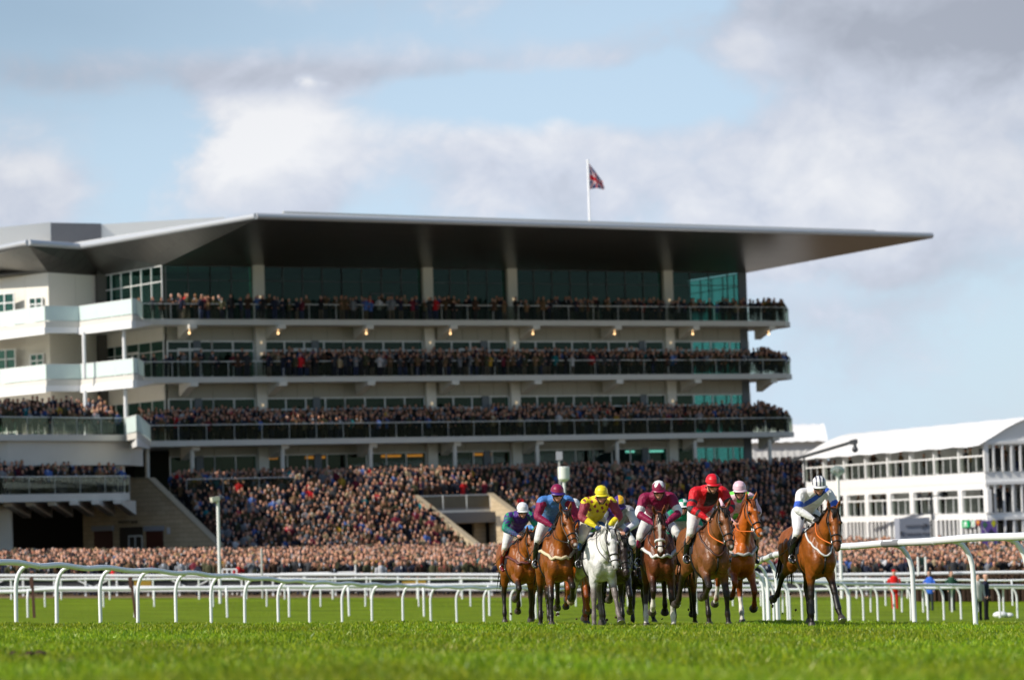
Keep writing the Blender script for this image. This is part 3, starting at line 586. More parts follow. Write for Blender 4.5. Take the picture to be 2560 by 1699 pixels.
# ------------------------------------------------------------ white hospitality marquee, right
TS = .90; TBp = Vector((34.4, 235.0)) * TS; td = Vector((-.258, .966)); tn = Vector((.966, .258))
def T2(a, b): q = TBp + td * a + tn * b; return (q.x, q.y)
def T3(a, b, z): q = TBp + td * a + tn * b; return Vector((q.x, q.y, z))
def tent(name_, label, origin, d, n, Ln, hw, zb, floors, eave, ridge, bays, full=True):
    root = empty(name_, (origin.x, origin.y, zb)); tag(root, label, 'marquee', 'hospitality marquees')
    def p3(a, b, z): q = origin + d * a + n * b; return Vector((q.x, q.y, z)) - Vector((origin.x, origin.y, zb))
    def p2(a, b): q = p3(a, b, 0); return (q.x, q.y)
    def bx(mb, a0, a1, b0, b1, z0, z1): mb.prism([p2(a0, b0), p2(a1, b0), p2(a1, b1), p2(a0, b1)], z0 - zb, z1 - zb)
    mb = MB(); N_ = 6; prof = [(-.5, eave - .15)] + [(hw * k / N_, eave + (ridge - eave) * math.sin(k / N_ * math.pi / 2) ** .9) for k in range(1, N_ + 1)]; prof = prof + [(2 * hw - b, z) for b, z in prof[::-1][1:]]
    k = len(prof); na = 16; V = []
    for i in range(na + 1):
        a = -.25 + (Ln + .5) * i / na
        for b, z in prof: V.append(p3(a, b, z + (-.05 if i % 2 else .03)))
    f = [(i * k + j, i * k + j + 1, (i + 1) * k + j + 1, (i + 1) * k + j) for i in range(na) for j in range(k - 1)]
    mb.add(V, f); mb.add([p3(-.05, b, z) for b, z in prof], [tuple(range(k))]); mb.add([p3(Ln + .05, b, z) for b, z in prof], [tuple(range(k))])
    pv = mat('tent_fabric', (.80, .80, .80), .55, noise_=(.5, .03)); mb.build('roof', pv, root, 'auto')
    L1 = Ln / bays
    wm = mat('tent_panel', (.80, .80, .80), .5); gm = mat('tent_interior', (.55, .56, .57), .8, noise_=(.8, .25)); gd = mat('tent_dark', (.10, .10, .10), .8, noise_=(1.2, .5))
    mb = MB(); bx(mb, .3, Ln, 2.2, 2.3, zb, eave); bx(mb, 1.9, 2.0, 2.3, 2 * hw, zb, eave); mb.build('inner_wall', gm, root)
    if full:
        for zf, zt in floors:
            mb = MB(); bx(mb, 0, Ln, 0, 2 * hw, zt, zf); mb.build('floor_band', wm, root)
        for i in range(bays + 1):
            a = i * L1
            for w_, o_, z0_, z1_ in ((.10, .06, floors[0][0], eave - .05), (.36, .03, floors[1][0], floors[0][1] - .45), (.2, .045, zb, floors[1][1])): mb = MB(); bx(mb, a - w_, a + w_, -o_, .25, z0_, z1_); mb.build('column', wm, root)
        mb = MB(); bx(mb, 0, Ln, .02, .25, floors[0][1] - .45, floors[0][1] + .01); mb.build('panel_band', wm, root)
        for zf, dep in ((floors[0][0], .02), (floors[1][0], .10)):
            for i in range(bays):
                mb = MB(); a0, a1 = i * L1 + .15, (i + 1) * L1 - .15; mb.bar(p3(a0, dep, zf + 1.08 - 0), p3(a1, dep, zf + 1.08), .10, .10); mb2 = MB()
                for s in mb.v: pass
                for q in range(1, 3): mb.bar(p3(a0 + (a1 - a0) * q / 3, dep, zf), p3(a0 + (a1 - a0) * q / 3, dep, zf + 1.05), .05)
                o = mb.build('handrail', wm, root); mb2.bar(p3(a0, dep + .03, zf + .55), p3(a1, dep + .03, zf + .55), .02, .9); mb2.build('glass_panel', glassb, o)
        # ground storey: close slats with dark gaps
        for i in range(bays):
            mb = MB()
            for q in range(1, 6): a = i * L1 + L1 * q / 6; bx(mb, a - .09, a + .09, .02, .15, zb, floors[1][1])
            mb.build('slats', wm, root)
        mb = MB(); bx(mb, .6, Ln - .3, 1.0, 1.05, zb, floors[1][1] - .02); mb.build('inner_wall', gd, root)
        # glazed gable end
        zz = [zb, floors[1][1], floors[1][0], floors[0][1], floors[0][0], eave]
        for z0, z1 in ((zb, floors[1][1]), (floors[1][0], floors[0][1] - .1), (floors[0][0], eave)):
            for q in range(0, 16):
                b = .62 + q * .64; mb = MB(); bx(mb, -.12, .06, b - .06, b + .06, z0, z1); mb.build('mullion', wm, root)
            mb = MB(); bx(mb, -.16, .1, -.05, 2 * hw, z1 - .06, z1 + .14); mb.build('beam', wm, root)
            for q in range(5): mb = MB(); b = .3 + q * 2.0; bx(mb, 1.55, 1.6, b, b + 1.75, z0 + .25, z1 - .3); mb.build('window', mat('tent_window', (.05, .055, .06), .15), root)
    else:
        for q in range(bays * 2): mb = MB(); a = q * L1 / 2; bx(mb, a - .1, a + .1, -.05, .2, zb, eave - .9); mb.build('column', wm, root)
        mb = MB(); bx(mb, 0, Ln, -.02, .2, eave - 1.5, eave); mb.build('panel_band', wm, root)
    return root
MQ = tent('marquee', 'three storey white hospitality marquee with open balconies at the right edge', TBp, td, tn, 38.5 * TS, 5.2 * TS, -3.75, [(2.67 * TS, 1.9 * TS), (-.32 * TS, -.8 * TS)], 4.76 * TS, 6.75 * TS, 8)
q0 = at(1868, 1104, 300); q1 = at(2062, 1100, 300); dd = Vector((q1.x - q0.x, q1.y - q0.y)); L_ = dd.length; dd.normalize()
tent('marquee', 'low white peaked marquee half hidden behind the end of the grandstand', Vector((q0.x, q0.y)), dd, Vector((-dd.y, dd.x)), L_, 3.6, -3.0, [], q0.z, q0.z + 1.6, 6, False)
# signs on and by the marquee
def sign_board(name_, label, cat, a, b, z0, z1, m, th=.12, legs=0, group=None):   # a, b: ends of the board in plan
    a = Vector(a); b = Vector(b); d = (b - a).normalized(); n = Vector((d.y, -d.x)); zb = g(a.x, a.y) if legs else z0; root = empty(name_, (a.x, a.y, zb)); tag(root, label, cat, group)
    def l3(p, z): return (p[0] - a.x, p[1] - a.y)
    mb = MB(); mb.prism([l3(q, 0) for q in (a, b, b - n * th, a - n * th)], z0 - zb, z1 - zb); mb.build('panel', m, root)
    for k in range(legs): q = a.lerp(b, (k + .5) / legs) - n * th / 2; mb = MB(); mb.bar((q.x - a.x, q.y - a.y, 0), (q.x - a.x, q.y - a.y, z0 - zb), .1); mb.build('leg', frame_m, root)
    return root, d, n
pa, pb = at(2248, 1297, 205), at(2324, 1297, 205.5); zlo = at(2280, 1356, 205).z
SB, sd, sn = sign_board('direction_sign', 'large grey direction board with two lines of words in front of the marquee', 'sign', (pa.x, pa.y), (pb.x, pb.y), zlo, pa.z + .05, mat('sign_grey', (.30, .32, .38), .6), .9, 2)
lt = mat('sign_letters', (.10, .10, .12), .6)
bpy.context.view_layer.update()
def on_sign(x, y): p = at(x, y, 205); q = Vector((pa.x, pa.y)) + sd * ((p.x - pa.x)); return Vector((q.x + sn.x * .03, q.y + sn.y * .03, p.z))
lettering('HOSPITALITY', .24, on_sign(2265, 1318), (*sd, 0), (0, 0, 1), lt, SB, 'words', .01); lettering('PARADE RING', .24, on_sign(2265, 1337.5), (*sd, 0), (0, 0, 1), lt, SB, 'words', .01)
def arrow(x, y, sx):
    c_ = on_sign(x, y); X = Vector((*sd, 0)); Z = Vector((0, 0, 1)); mb = MB(); a = c_ - X * .15 * sx - Z * .15; b = c_ + X * .15 * sx + Z * .15; mb.bar(a, b, .05, .03, up=(sn.x, sn.y, 0))
    mb.bar(b, b - X * .22 * sx, .05, .03, up=(sn.x, sn.y, 0)); mb.bar(b, b - Z * .22, .05, .03, up=(sn.x, sn.y, 0)); mb.v = [tuple(Vector(v) - SB.location) for v in mb.v]; mb.build('arrow', lt, SB)
arrow(2314, 1315, 1); arrow(2257, 1335, -1)
def tq(x, y, b=-.08, a=None):    # point on the long side of the marquee
    d = ray(x, y); k = d.x / d.y; o_ = TBp + tn * b; s = (k * o_.y - o_.x) / (td.x - k * td.y); q = o_ + td * s; return Vector((q.x, q.y, d.z / d.y * q.y))
def gq(x, y, a=-.3):
    d = ray(x, y); k = d.x / d.y; o_ = TBp + td * a; s = (k * o_.y - o_.x) / (tn.x - k * tn.y); q = o_ + tn * s; return Vector((q.x, q.y, d.z / d.y * q.y))
def plate(name_, label, cat, pts, m, n, parts=()):
    c_ = sum(pts, Vector()) / len(pts); mb = MB(); k = len(pts); n = Vector((n.x, n.y, 0))
    mb.add([p - c_ for p in pts] + [p - c_ - n * .05 for p in pts], [tuple(range(k)), tuple(range(2 * k - 1, k - 1, -1))] + [(i, (i + 1) % k, k + (i + 1) % k, k + i) for i in range(k)])
    o = mb.build(name_, m, None); o.location = c_; tag(o, label, cat)
    for nm, pp, mm in parts:
        mb = MB(); kk = len(pp); mb.add([p - c_ + n * .012 for p in pp] + [p - c_ + n * .004 for p in pp], [tuple(range(kk)), tuple(range(2 * kk - 1, kk - 1, -1))] + [(i, (i + 1) % kk, kk + (i + 1) % kk, kk + i) for i in range(kk)]); mb.build(nm, mm, o)
    return o
tout = -tn; wmt = mat('sign_white', (.8, .8, .8), .5); gmt = mat('sign_green', (.0, .42, .14), .5)
Q = lambda x, y: tq(x, y, -.14)
plate('exit_sign', 'small green square sign with a white figure on the marquee wall', 'sign', [Q(2405, 1301), Q(2423, 1301), Q(2423, 1318), Q(2405, 1318)], gmt, tout,
      [('pictogram', [Q(2412, 1303.5), Q(2415, 1303.5), Q(2417, 1307), Q(2417, 1311), Q(2410, 1311), Q(2410, 1307)], wmt), ('lettering', [Q(2409, 1313), Q(2419, 1313), Q(2419, 1315), Q(2409, 1315)], wmt)])
plate('round_sign', 'small white sign with a green ring on the marquee wall', 'sign', [Q(2428, 1300), Q(2437, 1300), Q(2437, 1317), Q(2428, 1317)], wmt, tout, [('ring', [Q(2432.5 + 3 * math.cos(t), 1308 + 7 * math.sin(t)) for t in [k * math.pi / 6 for k in range(12)]], gmt), ('ring_centre', [Q(2432.5 + 1.8 * math.cos(t), 1308 + 4.5 * math.sin(t)) + Vector((tout.x, tout.y, 0)) * .01 for t in [k * math.pi / 6 for k in range(12)]], wmt)])
plate('crest_sign', 'small red and yellow pointed crest on the marquee wall', 'sign', [Q(2440, 1300), Q(2449, 1300), Q(2449, 1308), Q(2445, 1315), Q(2440, 1308)], mat('crest_red', (.4, .06, .04), .6), tout, [('badge', [Q(2442, 1303), Q(2448, 1303), Q(2445, 1310)], mat('crest_yellow', (.7, .45, .08), .6))])
gout = -td; G = lambda x, y: gq(x, y, -.35)
pur, yel, grn, navy = mat('ad_purple', (.16, .09, .36), .6), mat('ad_yellow', (.50, .50, .02), .6), mat('ad_green', (.06, .16, .10), .6), mat('ad_navy', (.03, .03, .08), .6)
plate('advert_panel', 'large panel of purple, yellow and green diamonds at the foot of the marquee end', 'advert', [G(2454, 1301), G(2492, 1301), G(2492, 1376), G(2454, 1376)], pur, gout,
      [('yellow_diamond', [G(2484, 1298), G(2491, 1307), G(2484, 1319), G(2477, 1307)], yel), ('green_diamond', [G(2462, 1302), G(2469, 1311), G(2462, 1321), G(2455, 1311)], grn), ('dark_diamond', [G(2477, 1320), G(2490, 1334), G(2480, 1346), G(2470, 1331)], navy), ('green_diamond', [G(2484, 1352), G(2490, 1364), G(2484, 1374), G(2478, 1362)], grn), ('white_line', [G(2456, 1318), G(2458, 1318), G(2478, 1346), G(2476, 1346)], wmt), ('white_line', [G(2482, 1346), G(2484, 1346), G(2464, 1374), G(2462, 1374)], wmt)])

# ------------------------------------------------------------ rails
railm = mat('rail_plastic', (.80, .81, .83), .35, spec=.5)
def smooth_path(pts, step):
    out = []; n = len(pts)
    for i in range(n - 1):
        p0, p1, p2, p3 = [Vector(pts[max(0, min(n - 1, i + k))]) for k in (-1, 0, 1, 2)]; m = max(2, int((p2 - p1).length / step))
        for q in range(m):
            t = q / m; out.append(.5 * ((2 * p1) + (-p0 + p2) * t + (2 * p0 - 5 * p1 + 4 * p2 - p3) * t * t + (-p0 + 3 * p1 - 3 * p2 + p3) * t ** 3))
    out.append(Vector(pts[-1])); return out
def rail(label, pts, r, posts, bend, group='white running rails', pr=.045, step=1.2, wob=.012, straight=False, stripes=()):
    """pts: (x, y, D) seen along the rail; posts: list of D-param indices as path fractions; bend: sideways set of the foot from the rail"""
    path = smooth_path([at(*p) for p in pts], .4 if step == 1.2 else step); c0 = path[0]; root = empty('running_rail', (c0.x, c0.y, g(c0.x, c0.y))); tag(root, label, 'rail', group); o0 = root.location
    mb = MB(); mb.tube([p - o0 + Vector((0, 0, wob * math.sin(i * .63))) for i, p in enumerate(path)], r, 12); 
    if r > .052:
        for i in range(6, len(path) - 2, 11):
            q_ = [path[i + k] - o0 + Vector((0, 0, wob * math.sin((i + k) * .63))) for k in (0, 1)]; d_ = (q_[1] - q_[0]).normalized(); mb.tube([q_[0], q_[0] + d_ * .07], r + .006, 12)
    tb = mb.build('rail', railm, root, 'auto')
    seg = [0]
    for a, b in zip(path, path[1:]): seg.append(seg[-1] + (b - a).length)
    def along(d):
        for i in range(len(path) - 1):
            if seg[i + 1] >= d: return path[i].lerp(path[i + 1], (d - seg[i]) / max(1e-6, seg[i + 1] - seg[i])), (path[i + 1] - path[i]).normalized()
        return path[-1], (path[-1] - path[-2]).normalized()
    if isinstance(posts, (int, float)): dl = [k * posts + .3 for k in range(int(seg[-1] / posts) + 1)]
    else:
        dl = []
        for x in posts:
            best = min(range(len(path)), key=lambda i: abs(ray(x, 1450).x / ray(x, 1450).y - path[i].x / path[i].y)); dl.append(seg[best])
    for d in dl[:99]:
        p, t = along(d); n = Vector((t.y, -t.x, 0)).normalized() * bend; f = p + n; zg = g(f.x, f.y) - .05; h = p.z - zg; mb = MB(); j = random.uniform(-.012, .012)
        if straight: P_ = [Vector((f.x, f.y, zg)), Vector((f.x, f.y, p.z + .02))]
        else: P_ = [Vector((f.x + j, f.y, zg)), Vector((f.x, f.y, zg + h * .62))] + [Vector((f.x, f.y, zg + h * .62)).lerp(Vector((p.x, p.y, p.z)), 0) + (-n) * (1 - math.cos(a)) + Vector((0, 0, h * .38 - r * .5)) * math.sin(a) for a in [k * math.pi / 12 for k in range(1, 7)]]
        mb.tube([q - o0 for q in P_], pr, 10, c=None); mb.build('post', railm, root, 'auto')
    for d0, d1 in stripes:
        pa_ = [along(d0 + (d1 - d0) * k / 4)[0] - o0 for k in range(5)]; mb = MB(); mb.tube(pa_, r + .004, 12); mb.build('grey_band', mat('rail_band', (.20, .20, .21), .6), root, 'auto')
    return root
LX = tuple(x + 26 - 12 * i / 16 for i, x in enumerate((45, 150, 250, 347, 438, 527, 613, 695, 773, 855, 930, 1003, 1075, 1142, 1210, 1275, 1340)))
rail('nearest left running rail, a thick sagging white tube on curved posts', [(-170, 1394, 54), (0, 1405, 58), (85, 1411, 60.5), (200, 1417, 64.5), (400, 1428, 72), (550, 1438, 78), (700, 1450, 85), (800, 1455.5, 91), (900, 1460, 97), (1000, 1462.5, 104), (1100, 1467, 110.5), (1250, 1470, 120.5), (1420, 1474, 133)], .055, LX, -.24, pr=.040, wob=.02)
rail('second left running rail, low white tube on few posts behind the nearest one', [(-150, 1487, 131), (0, 1478.5, 131), (60, 1477, 131), (110, 1473, 131), (400, 1470, 131), (800, 1466, 132), (1250, 1462, 133), (1900, 1466, 136)], .075, (-40, 88, 330, 568, 715, 879, 1059, 1223, 1390, 1560, 1730), .25, pr=.048)
rail('third running rail, thin white tube across the far side of the course', [(-120, 1468, 148.5), (600, 1466, 148.5), (1300, 1458, 148.5), (1900, 1451, 148.5), (2600, 1450, 148.5)], .05, (-100, 111, 249, 387, 522, 657, 790, 920, 1048, 1175, 1300, 1430, 1560, 1700, 1830, 1900, 1975, 2091, 2215, 2320, 2440, 2530), .12, pr=.038)
rail('fourth running rail, flat white double line just in front of the crowd barrier', [(-120, 1448, 156), (1300, 1446, 156), (2600, 1446, 156)], .055, (35, 152, 270, 384, 497, 608, 718, 826, 934, 1040, 1145, 1250, 1390, 1520, 1660, 1800, 1920, 2030, 2140, 2260, 2380, 2500), .0, pr=.045, straight=True)
rail('nearest right running rail, thick white tube curving back behind the lead horse', [(2700, 1331, 43), (2560, 1339, 46), (2426, 1345, 48.5), (2273, 1355, 51.5), (2142, 1363, 54.5), (2014, 1374, 59), (1940, 1386, 64), (1898, 1404, 71), (1880, 1424, 82), (1890, 1440, 94), (1935, 1449, 105), (2020, 1455, 114), (2150, 1459, 120), (2350, 1462, 124), (2600, 1465, 127)],
     0.058, (2530, 2385, 2240, 2105, 2015, 1945), .30, pr=.040, wob=.006, stripes=((9.05, 9.95), (21.5, 22.4), (24.6, 25.4), (27.4, 28.4)))
# the posts of its bend and far arm
RR = [o for o in col.objects if o.get('label', '').startswith('nearest right')][0]
for x, D in ((1925, 68), (1905, 75), (1895, 84), (1905, 92), (1922, 99), (1945, 105), (1972, 109.5), (2003, 113), (2038, 115.5), (2079, 117.5), (2118, 119), (2156, 120.5), (2192, 121.5), (2233, 122), (2275, 122.7), (2317, 123.4), (2357, 124), (2400, 124.7), (2450, 125.2), (2497, 126), (2541, 126.6)):
    yr = np.interp(D, [64, 71, 82, 94, 105, 114, 120, 124, 127], [1386, 1404, 1424, 1440, 1449, 1455, 1459, 1462, 1465]); p = at(x, yr, D); zg = g(p.x, p.y) - .05; h = p.z - zg; mb = MB(); w = -.30 if D > 85 else -.2; x0 = p.x + (.12 if D < 100 else 0)
    P_ = [Vector((x0, p.y, zg)), Vector((x0, p.y, zg + h * .62))] + [Vector((x0 + w * (1 - math.cos(a)), p.y, zg + h * .62 + (h * .38 - .03) * math.sin(a))) for a in [k * math.pi / 12 for k in range(1, 7)]]
    mb.tube([q - RR.location for q in P_], .040, 10); mb.build('post', railm, RR, 'auto')
rail('low white running rail beyond the far arm of the right rail', [(1880, 1475, 138), (2200, 1470, 138), (2445, 1468, 138), (2600, 1468, 138)], .06, (1960, 2035, 2110, 2180, 2244, 2308, 2372, 2440, 2500), -.22, pr=.04)
# crowd barrier
def barrier():
    root = empty('crowd_barrier', (0, 160, g(0, 160))); tag(root, 'long white crowd barrier with dark boards right in front of the spectators', 'barrier'); o0 = root.location
    A = smooth_path([at(x, y, 159.5) for x, y in ((-150, 1438), (400, 1439), (800, 1436), (1250, 1436.5), (1900, 1437), (2250, 1434.5), (2450, 1431), (2650, 1429))], 4)
    mb = MB(); mb.tube([p - o0 for p in A], .085, 10); mb.build('top_rail', railm, root, 'auto')
    mb = MB()
    for a, b in zip(A, A[1:]): mb.bar(a - o0 + Vector((0, .15, -.55)), b - o0 + Vector((0, .15, -.55)), .04, .62)
    mb.build('boards', mat('dark_boards', (.035, .035, .04), .7, noise_=(.6, .5)), root)
    mb = MB()
    for a, b in zip(A, A[1:]): mb.bar(a - o0 + Vector((0, -.1, -.72)), b - o0 + Vector((0, -.1, -.72)), .05, .10)
    mb.build('lower_rail', railm, root)
    for x in range(-20, 2600, 78):
        p = at(x, 1440, 159.6); mb = MB(); mb.bar((p.x - o0.x, -.5, p.z - o0.z), (p.x - o0.x, -.5, g(p.x, 159) - o0.z - .1), .09); mb.build('post', railm, root)
    for x in (8, 195, 268, 430, 520):
        p = at(x, 1450, 159.6); mb = MB(); mb.bar((p.x - o0.x, -.45, p.z - o0.z), (p.x - o0.x + .8 * (1 if x % 4 else -1), -.45, p.z - o0.z - .38), .06); mb.build('brace', railm, root)
    for x0, x1 in ((335, 378), (1005, 1065)):
        a, b = at(x0, 1452, 158.9), at(x1, 1464, 158.9); mb = MB(); mb.prism([(a.x, 0), (b.x, 0), (b.x, .05), (a.x, .05)], b.z, a.z); mb.v = [(x, y + 158.9 - o0.y, z - o0.z) for x, y, z in mb.v]; mb.build('yellow_banner', mat('banner_ochre', (.36, .22, .02), .7, noise_=(1, .4)), root)
barrier()
# brush fence at the far right
mb = MB(); a, b = at(2290, 1441, 153), at(2640, 1436, 153); n = 260
for k in range(n):
    x = a.x + (b.x - a.x) * (k + random.random()) / n; z1 = a.z + (b.z - a.z) * k / n + random.uniform(-.08, .08); y = 153 + random.uniform(-.3, .5); mb.bar((x, y, g(x, 153)), (x + random.uniform(-.05, .05), y + .1, z1), .12, c=None)
mb.v = [(p[0] - a.x, p[1] - 153, p[2] - g(a.x, 153)) for p in mb.v]; o = mb.build('brush_fence', mat('birch_brush', (.045, .022, .012), .95, noise_=(8, .5)), None); o.location = (a.x, 153, g(a.x, 153)); tag(o, 'dark brown birch steeplechase fence at the far right of the course', 'fence')

# ------------------------------------------------------------ poles, lamps, posts
def pole(name_, label, cat, x, y0, y1, D, r, m=white, head=None, group=None):
    b = at(x, y1, D); zg = g(b.x, b.y); t = at(x, y0, D).z; root = empty(name_, (b.x, b.y, zg)); tag(root, label, cat, group); mb = MB(); mb.tube([(0, 0, -.1), (0, 0, t - zg)], r, 10); mb.build('pole', m, root, 'auto')
    if head: head(root, t - zg)
    return root
def lamp_head(root, h):
    mb = MB(); mb.bar((.05, 0, h + .05), (-.30, -.15, h + .0), .34, .20); mb.build('lamp_housing', mat('lamp_housing', (.62, .60, .50), .5), root); mb = MB(); mb.bar((.0, 0, h - .09), (-.27, -.14, h - .12), .28, .03); mb.build('lens', mat('lamp_lens', (.5, .5, .45), .2), root)
pole('lamp_post', 'white lamp post with a square lamp head left of centre before the crowd', 'lamp post', 549, 1248, 1437, 152, .075, head=lamp_head)
def drum(root, h):
    mb = MB(); mb.tube([(0, 0, h), (0, 0, h + .12), (0, 0, h + .66), (0, 0, h + .70)], [.16, .27, .28, .24], 20); mb.build('drum', mat('drum_white', (.74, .76, .72), .5), root, 'auto')
pole('loudspeaker_post', 'white post topped by a pale drum behind the leading jockeys', 'loudspeaker', 1417, 1203, 1437, 152, .075, head=drum)
def sbox(root, h): mb = MB(); mb.box((-.17, -.15, h - .1), (.17, .15, h + .35)); mb.build('box', mat('box_grey', (.35, .36, .40), .6), root)
pole('camera_post', 'thin grey mast with a small box behind the drum topped post', 'mast', 1407, 1145, 1437, 170, .05, MATS['galvanised'], sbox)
pole('post', 'thin grey pole amid the crowd right of the lamp post', 'pole', 655, 1370, 1437, 157, .05, MATS['galvanised'])
def globe(root, h):
    mb = MB(); mb.ball((0, 0, h + .2), (.36, .36, .26), 16, 10); mb.build('globe', glassmat('globe_glass', (.93, .95, .93), (.6, .66, .62), .22, .1), root, True); mb = MB(); mb.tube([(0, 0, h - .1), (0, 0, h)], .12, 10); mb.build('collar', white, root)
pole('lamp_post', 'tall white lamp post with a pale globe behind the lead jockey', 'lamp post', 2103, 1187, 1440, 156, .085, head=globe)
pole('post', 'short white pole left of the tall globe lamp post', 'pole', 2091, 1390, 1485, 154, .05)
def xarm(root, h):
    mb = MB(); mb.bar((-.75, 0, h - .05), (.75, 0, h + .05), .06); mb.build('cross_arm', dframe, root)
    for s in (-.7, .6): mb = MB(); mb.box((s - .1, -.1, h - .0), (s + .1, .1, h + .18)); mb.build('floodlight', dframe, root)
pole('mast', 'thin dark mast with a cross arm in front of the marquee', 'mast', 2333, 1240, 1385, 200, .05, dframe, xarm)
for k, x in enumerate((2296, 2315)): pole('board_post', ['left white post of the dark green board', 'right white post of the dark green board'][k], 'post', x, 1391, 1432, 157, .055, group='posts of the green board')
a, b = at(2299, 1392, 157.1), at(2312.5, 1412, 157.1); mb = MB(); mb.box((0, 0, 0), (b.x - a.x, .05, a.z - b.z)); o = mb.build('notice_board', mat('board_green', (.02, .055, .045), .6), None); o.location = (a.x, 157.1, b.z); tag(o, 'narrow dark green board held between two white posts', 'board')
for k, (x, y0, xt, y1, D, lab) in enumerate(((86, 1441, 80, 1546, 130, 'rusty brown upright stake beside the left running rails'), (340, 1441, 327, 1541, 130, 'rusty brown leaning stake right of the other stake'))):
    b = at(x, y1, D); t = at(xt, y0, D); zg = g(b.x, b.y); mb = MB(); mb.bar((0, 0, -.1), (t.x - b.x, 0, t.z - zg), .12, .10); mb.bar((t.x - b.x, 0, t.z - zg - .45), (t.x - b.x - .03, 0, t.z - zg - .05), .17, .14); o = mb.build('stake', mat('rusty_wood', (.085, .035, .025), .85, noise_=(9, .4)), None, 'auto'); o.location = (b.x, b.y, zg); tag(o, lab, 'stake', 'rusty stakes by the left rails')
# camera crane behind the crowd
c0_ = at(2010, 1141, 226); e0_ = at(2128, 1106, 218); e1 = at(2137, 1103, 217.5); zg = g(c0_.x, c0_.y); CR = empty('camera_crane', (c0_.x, c0_.y, zg)); tag(CR, 'long black camera crane arm reaching up before the marquee roof', 'camera crane'); o0 = CR.location
mb = MB(); mb.bar(c0_ - o0 - (e0_ - c0_) * .25, e0_ - o0, .13, .20); mb.build('boom', dframe, CR); mb = MB(); mb.bar((0, 0, 0), c0_ - o0, .12); mb.build('pedestal', dframe, CR)
mb = MB(); mb.bar(e0_ - o0, e1 - o0 + Vector((.1, 0, 0)), .25, .3); mb.tube([e1 - o0, e1 - o0 - Vector((0, 0, .55))], .12); mb.ball(e1 - o0 - Vector((0, 0, .55)), .22); mb.build('camera_head', dframe, CR, 'auto')
# white frames among the crowd
for k, (x0, x1, y0, y1, lab) in enumerate(((556, 592, 1423, 1440, 'small white hooped frame right of the lamp post foot'), (700, 889, 1428, 1434, 'white handrail frame ending in an upright inside the crowd barrier'))):
    a, b = at(x0, y1 if k else y0, 160.5), at(x1, y1 - 4 if k else y0, 160.5); zg = g(a.x, 160.5); root = empty('hand_rail', (a.x, 160.5, zg)); tag(root, lab, 'handrail', 'white frames by the crowd'); L_ = b.x - a.x; h0 = a.z - zg; h1 = b.z - zg + (.0 if not k else .0); mb = MB()
    mb.tube([(0, 0, h0), (L_, 0, h1)], .045); mb.build('top_bar', white, root)
    for q in range(4): mb = MB(); mb.tube([(L_ * q / 3, 0, 0), (L_ * q / 3, 0, h0 + (h1 - h0) * q / 3 + (.38 if k and q == 3 else 0))], .045); mb.build('leg', white, root)
mb = MB(); mb.ball((0, 0, .1), (.30, .2, .14), 12, 8); mb.ball((.35, .05, .07), (.2, .15, .10)); b = at(2500, 1521, 128); o = mb.build('white_bag', white, None, True); o.location = (b.x, b.y, g(b.x, b.y)); tag(o, 'white sack lying on the grass near two standing officials', 'bag')
# ------------------------------------------------------------ spectators
COATS = [('navy', (.016, .020, .040), 15), ('black', (.012, .012, .014), 20), ('charcoal', (.04, .042, .048), 12), ('dark olive', (.05, .05, .025), 13), ('brown tweed', (.13, .08, .04), 16), ('dark brown', (.06, .03, .018), 11),
         ('beige', (.34, .26, .16), 4), ('grey', (.17, .18, .20), 6), ('burgundy', (.14, .015, .03), 3), ('red', (.50, .015, .02), 2), ('blue', (.06, .12, .34), 3), ('pale grey', (.42, .42, .44), 2), ('mustard', (.42, .26, .03), 1), ('teal', (.02, .16, .18), 1)]
CW = np.array([c[2] for c in COATS], float); CW /= CW.sum()
HAIRS = [('dark', (.020, .014, .010)), ('brown', (.07, .035, .018)), ('grey', (.30, .29, .28)), ('fair', (.34, .22, .09)), ('bald', None), ('flat cap', (.10, .085, .055)), ('dark cap', (.02, .022, .028))]
HW_ = np.array([.20, .22, .15, .08, .07, .19, .09])
SKIN = [(.60, .30, .20), (.50, .24, .15), (.68, .38, .27), (.36, .17, .10)]
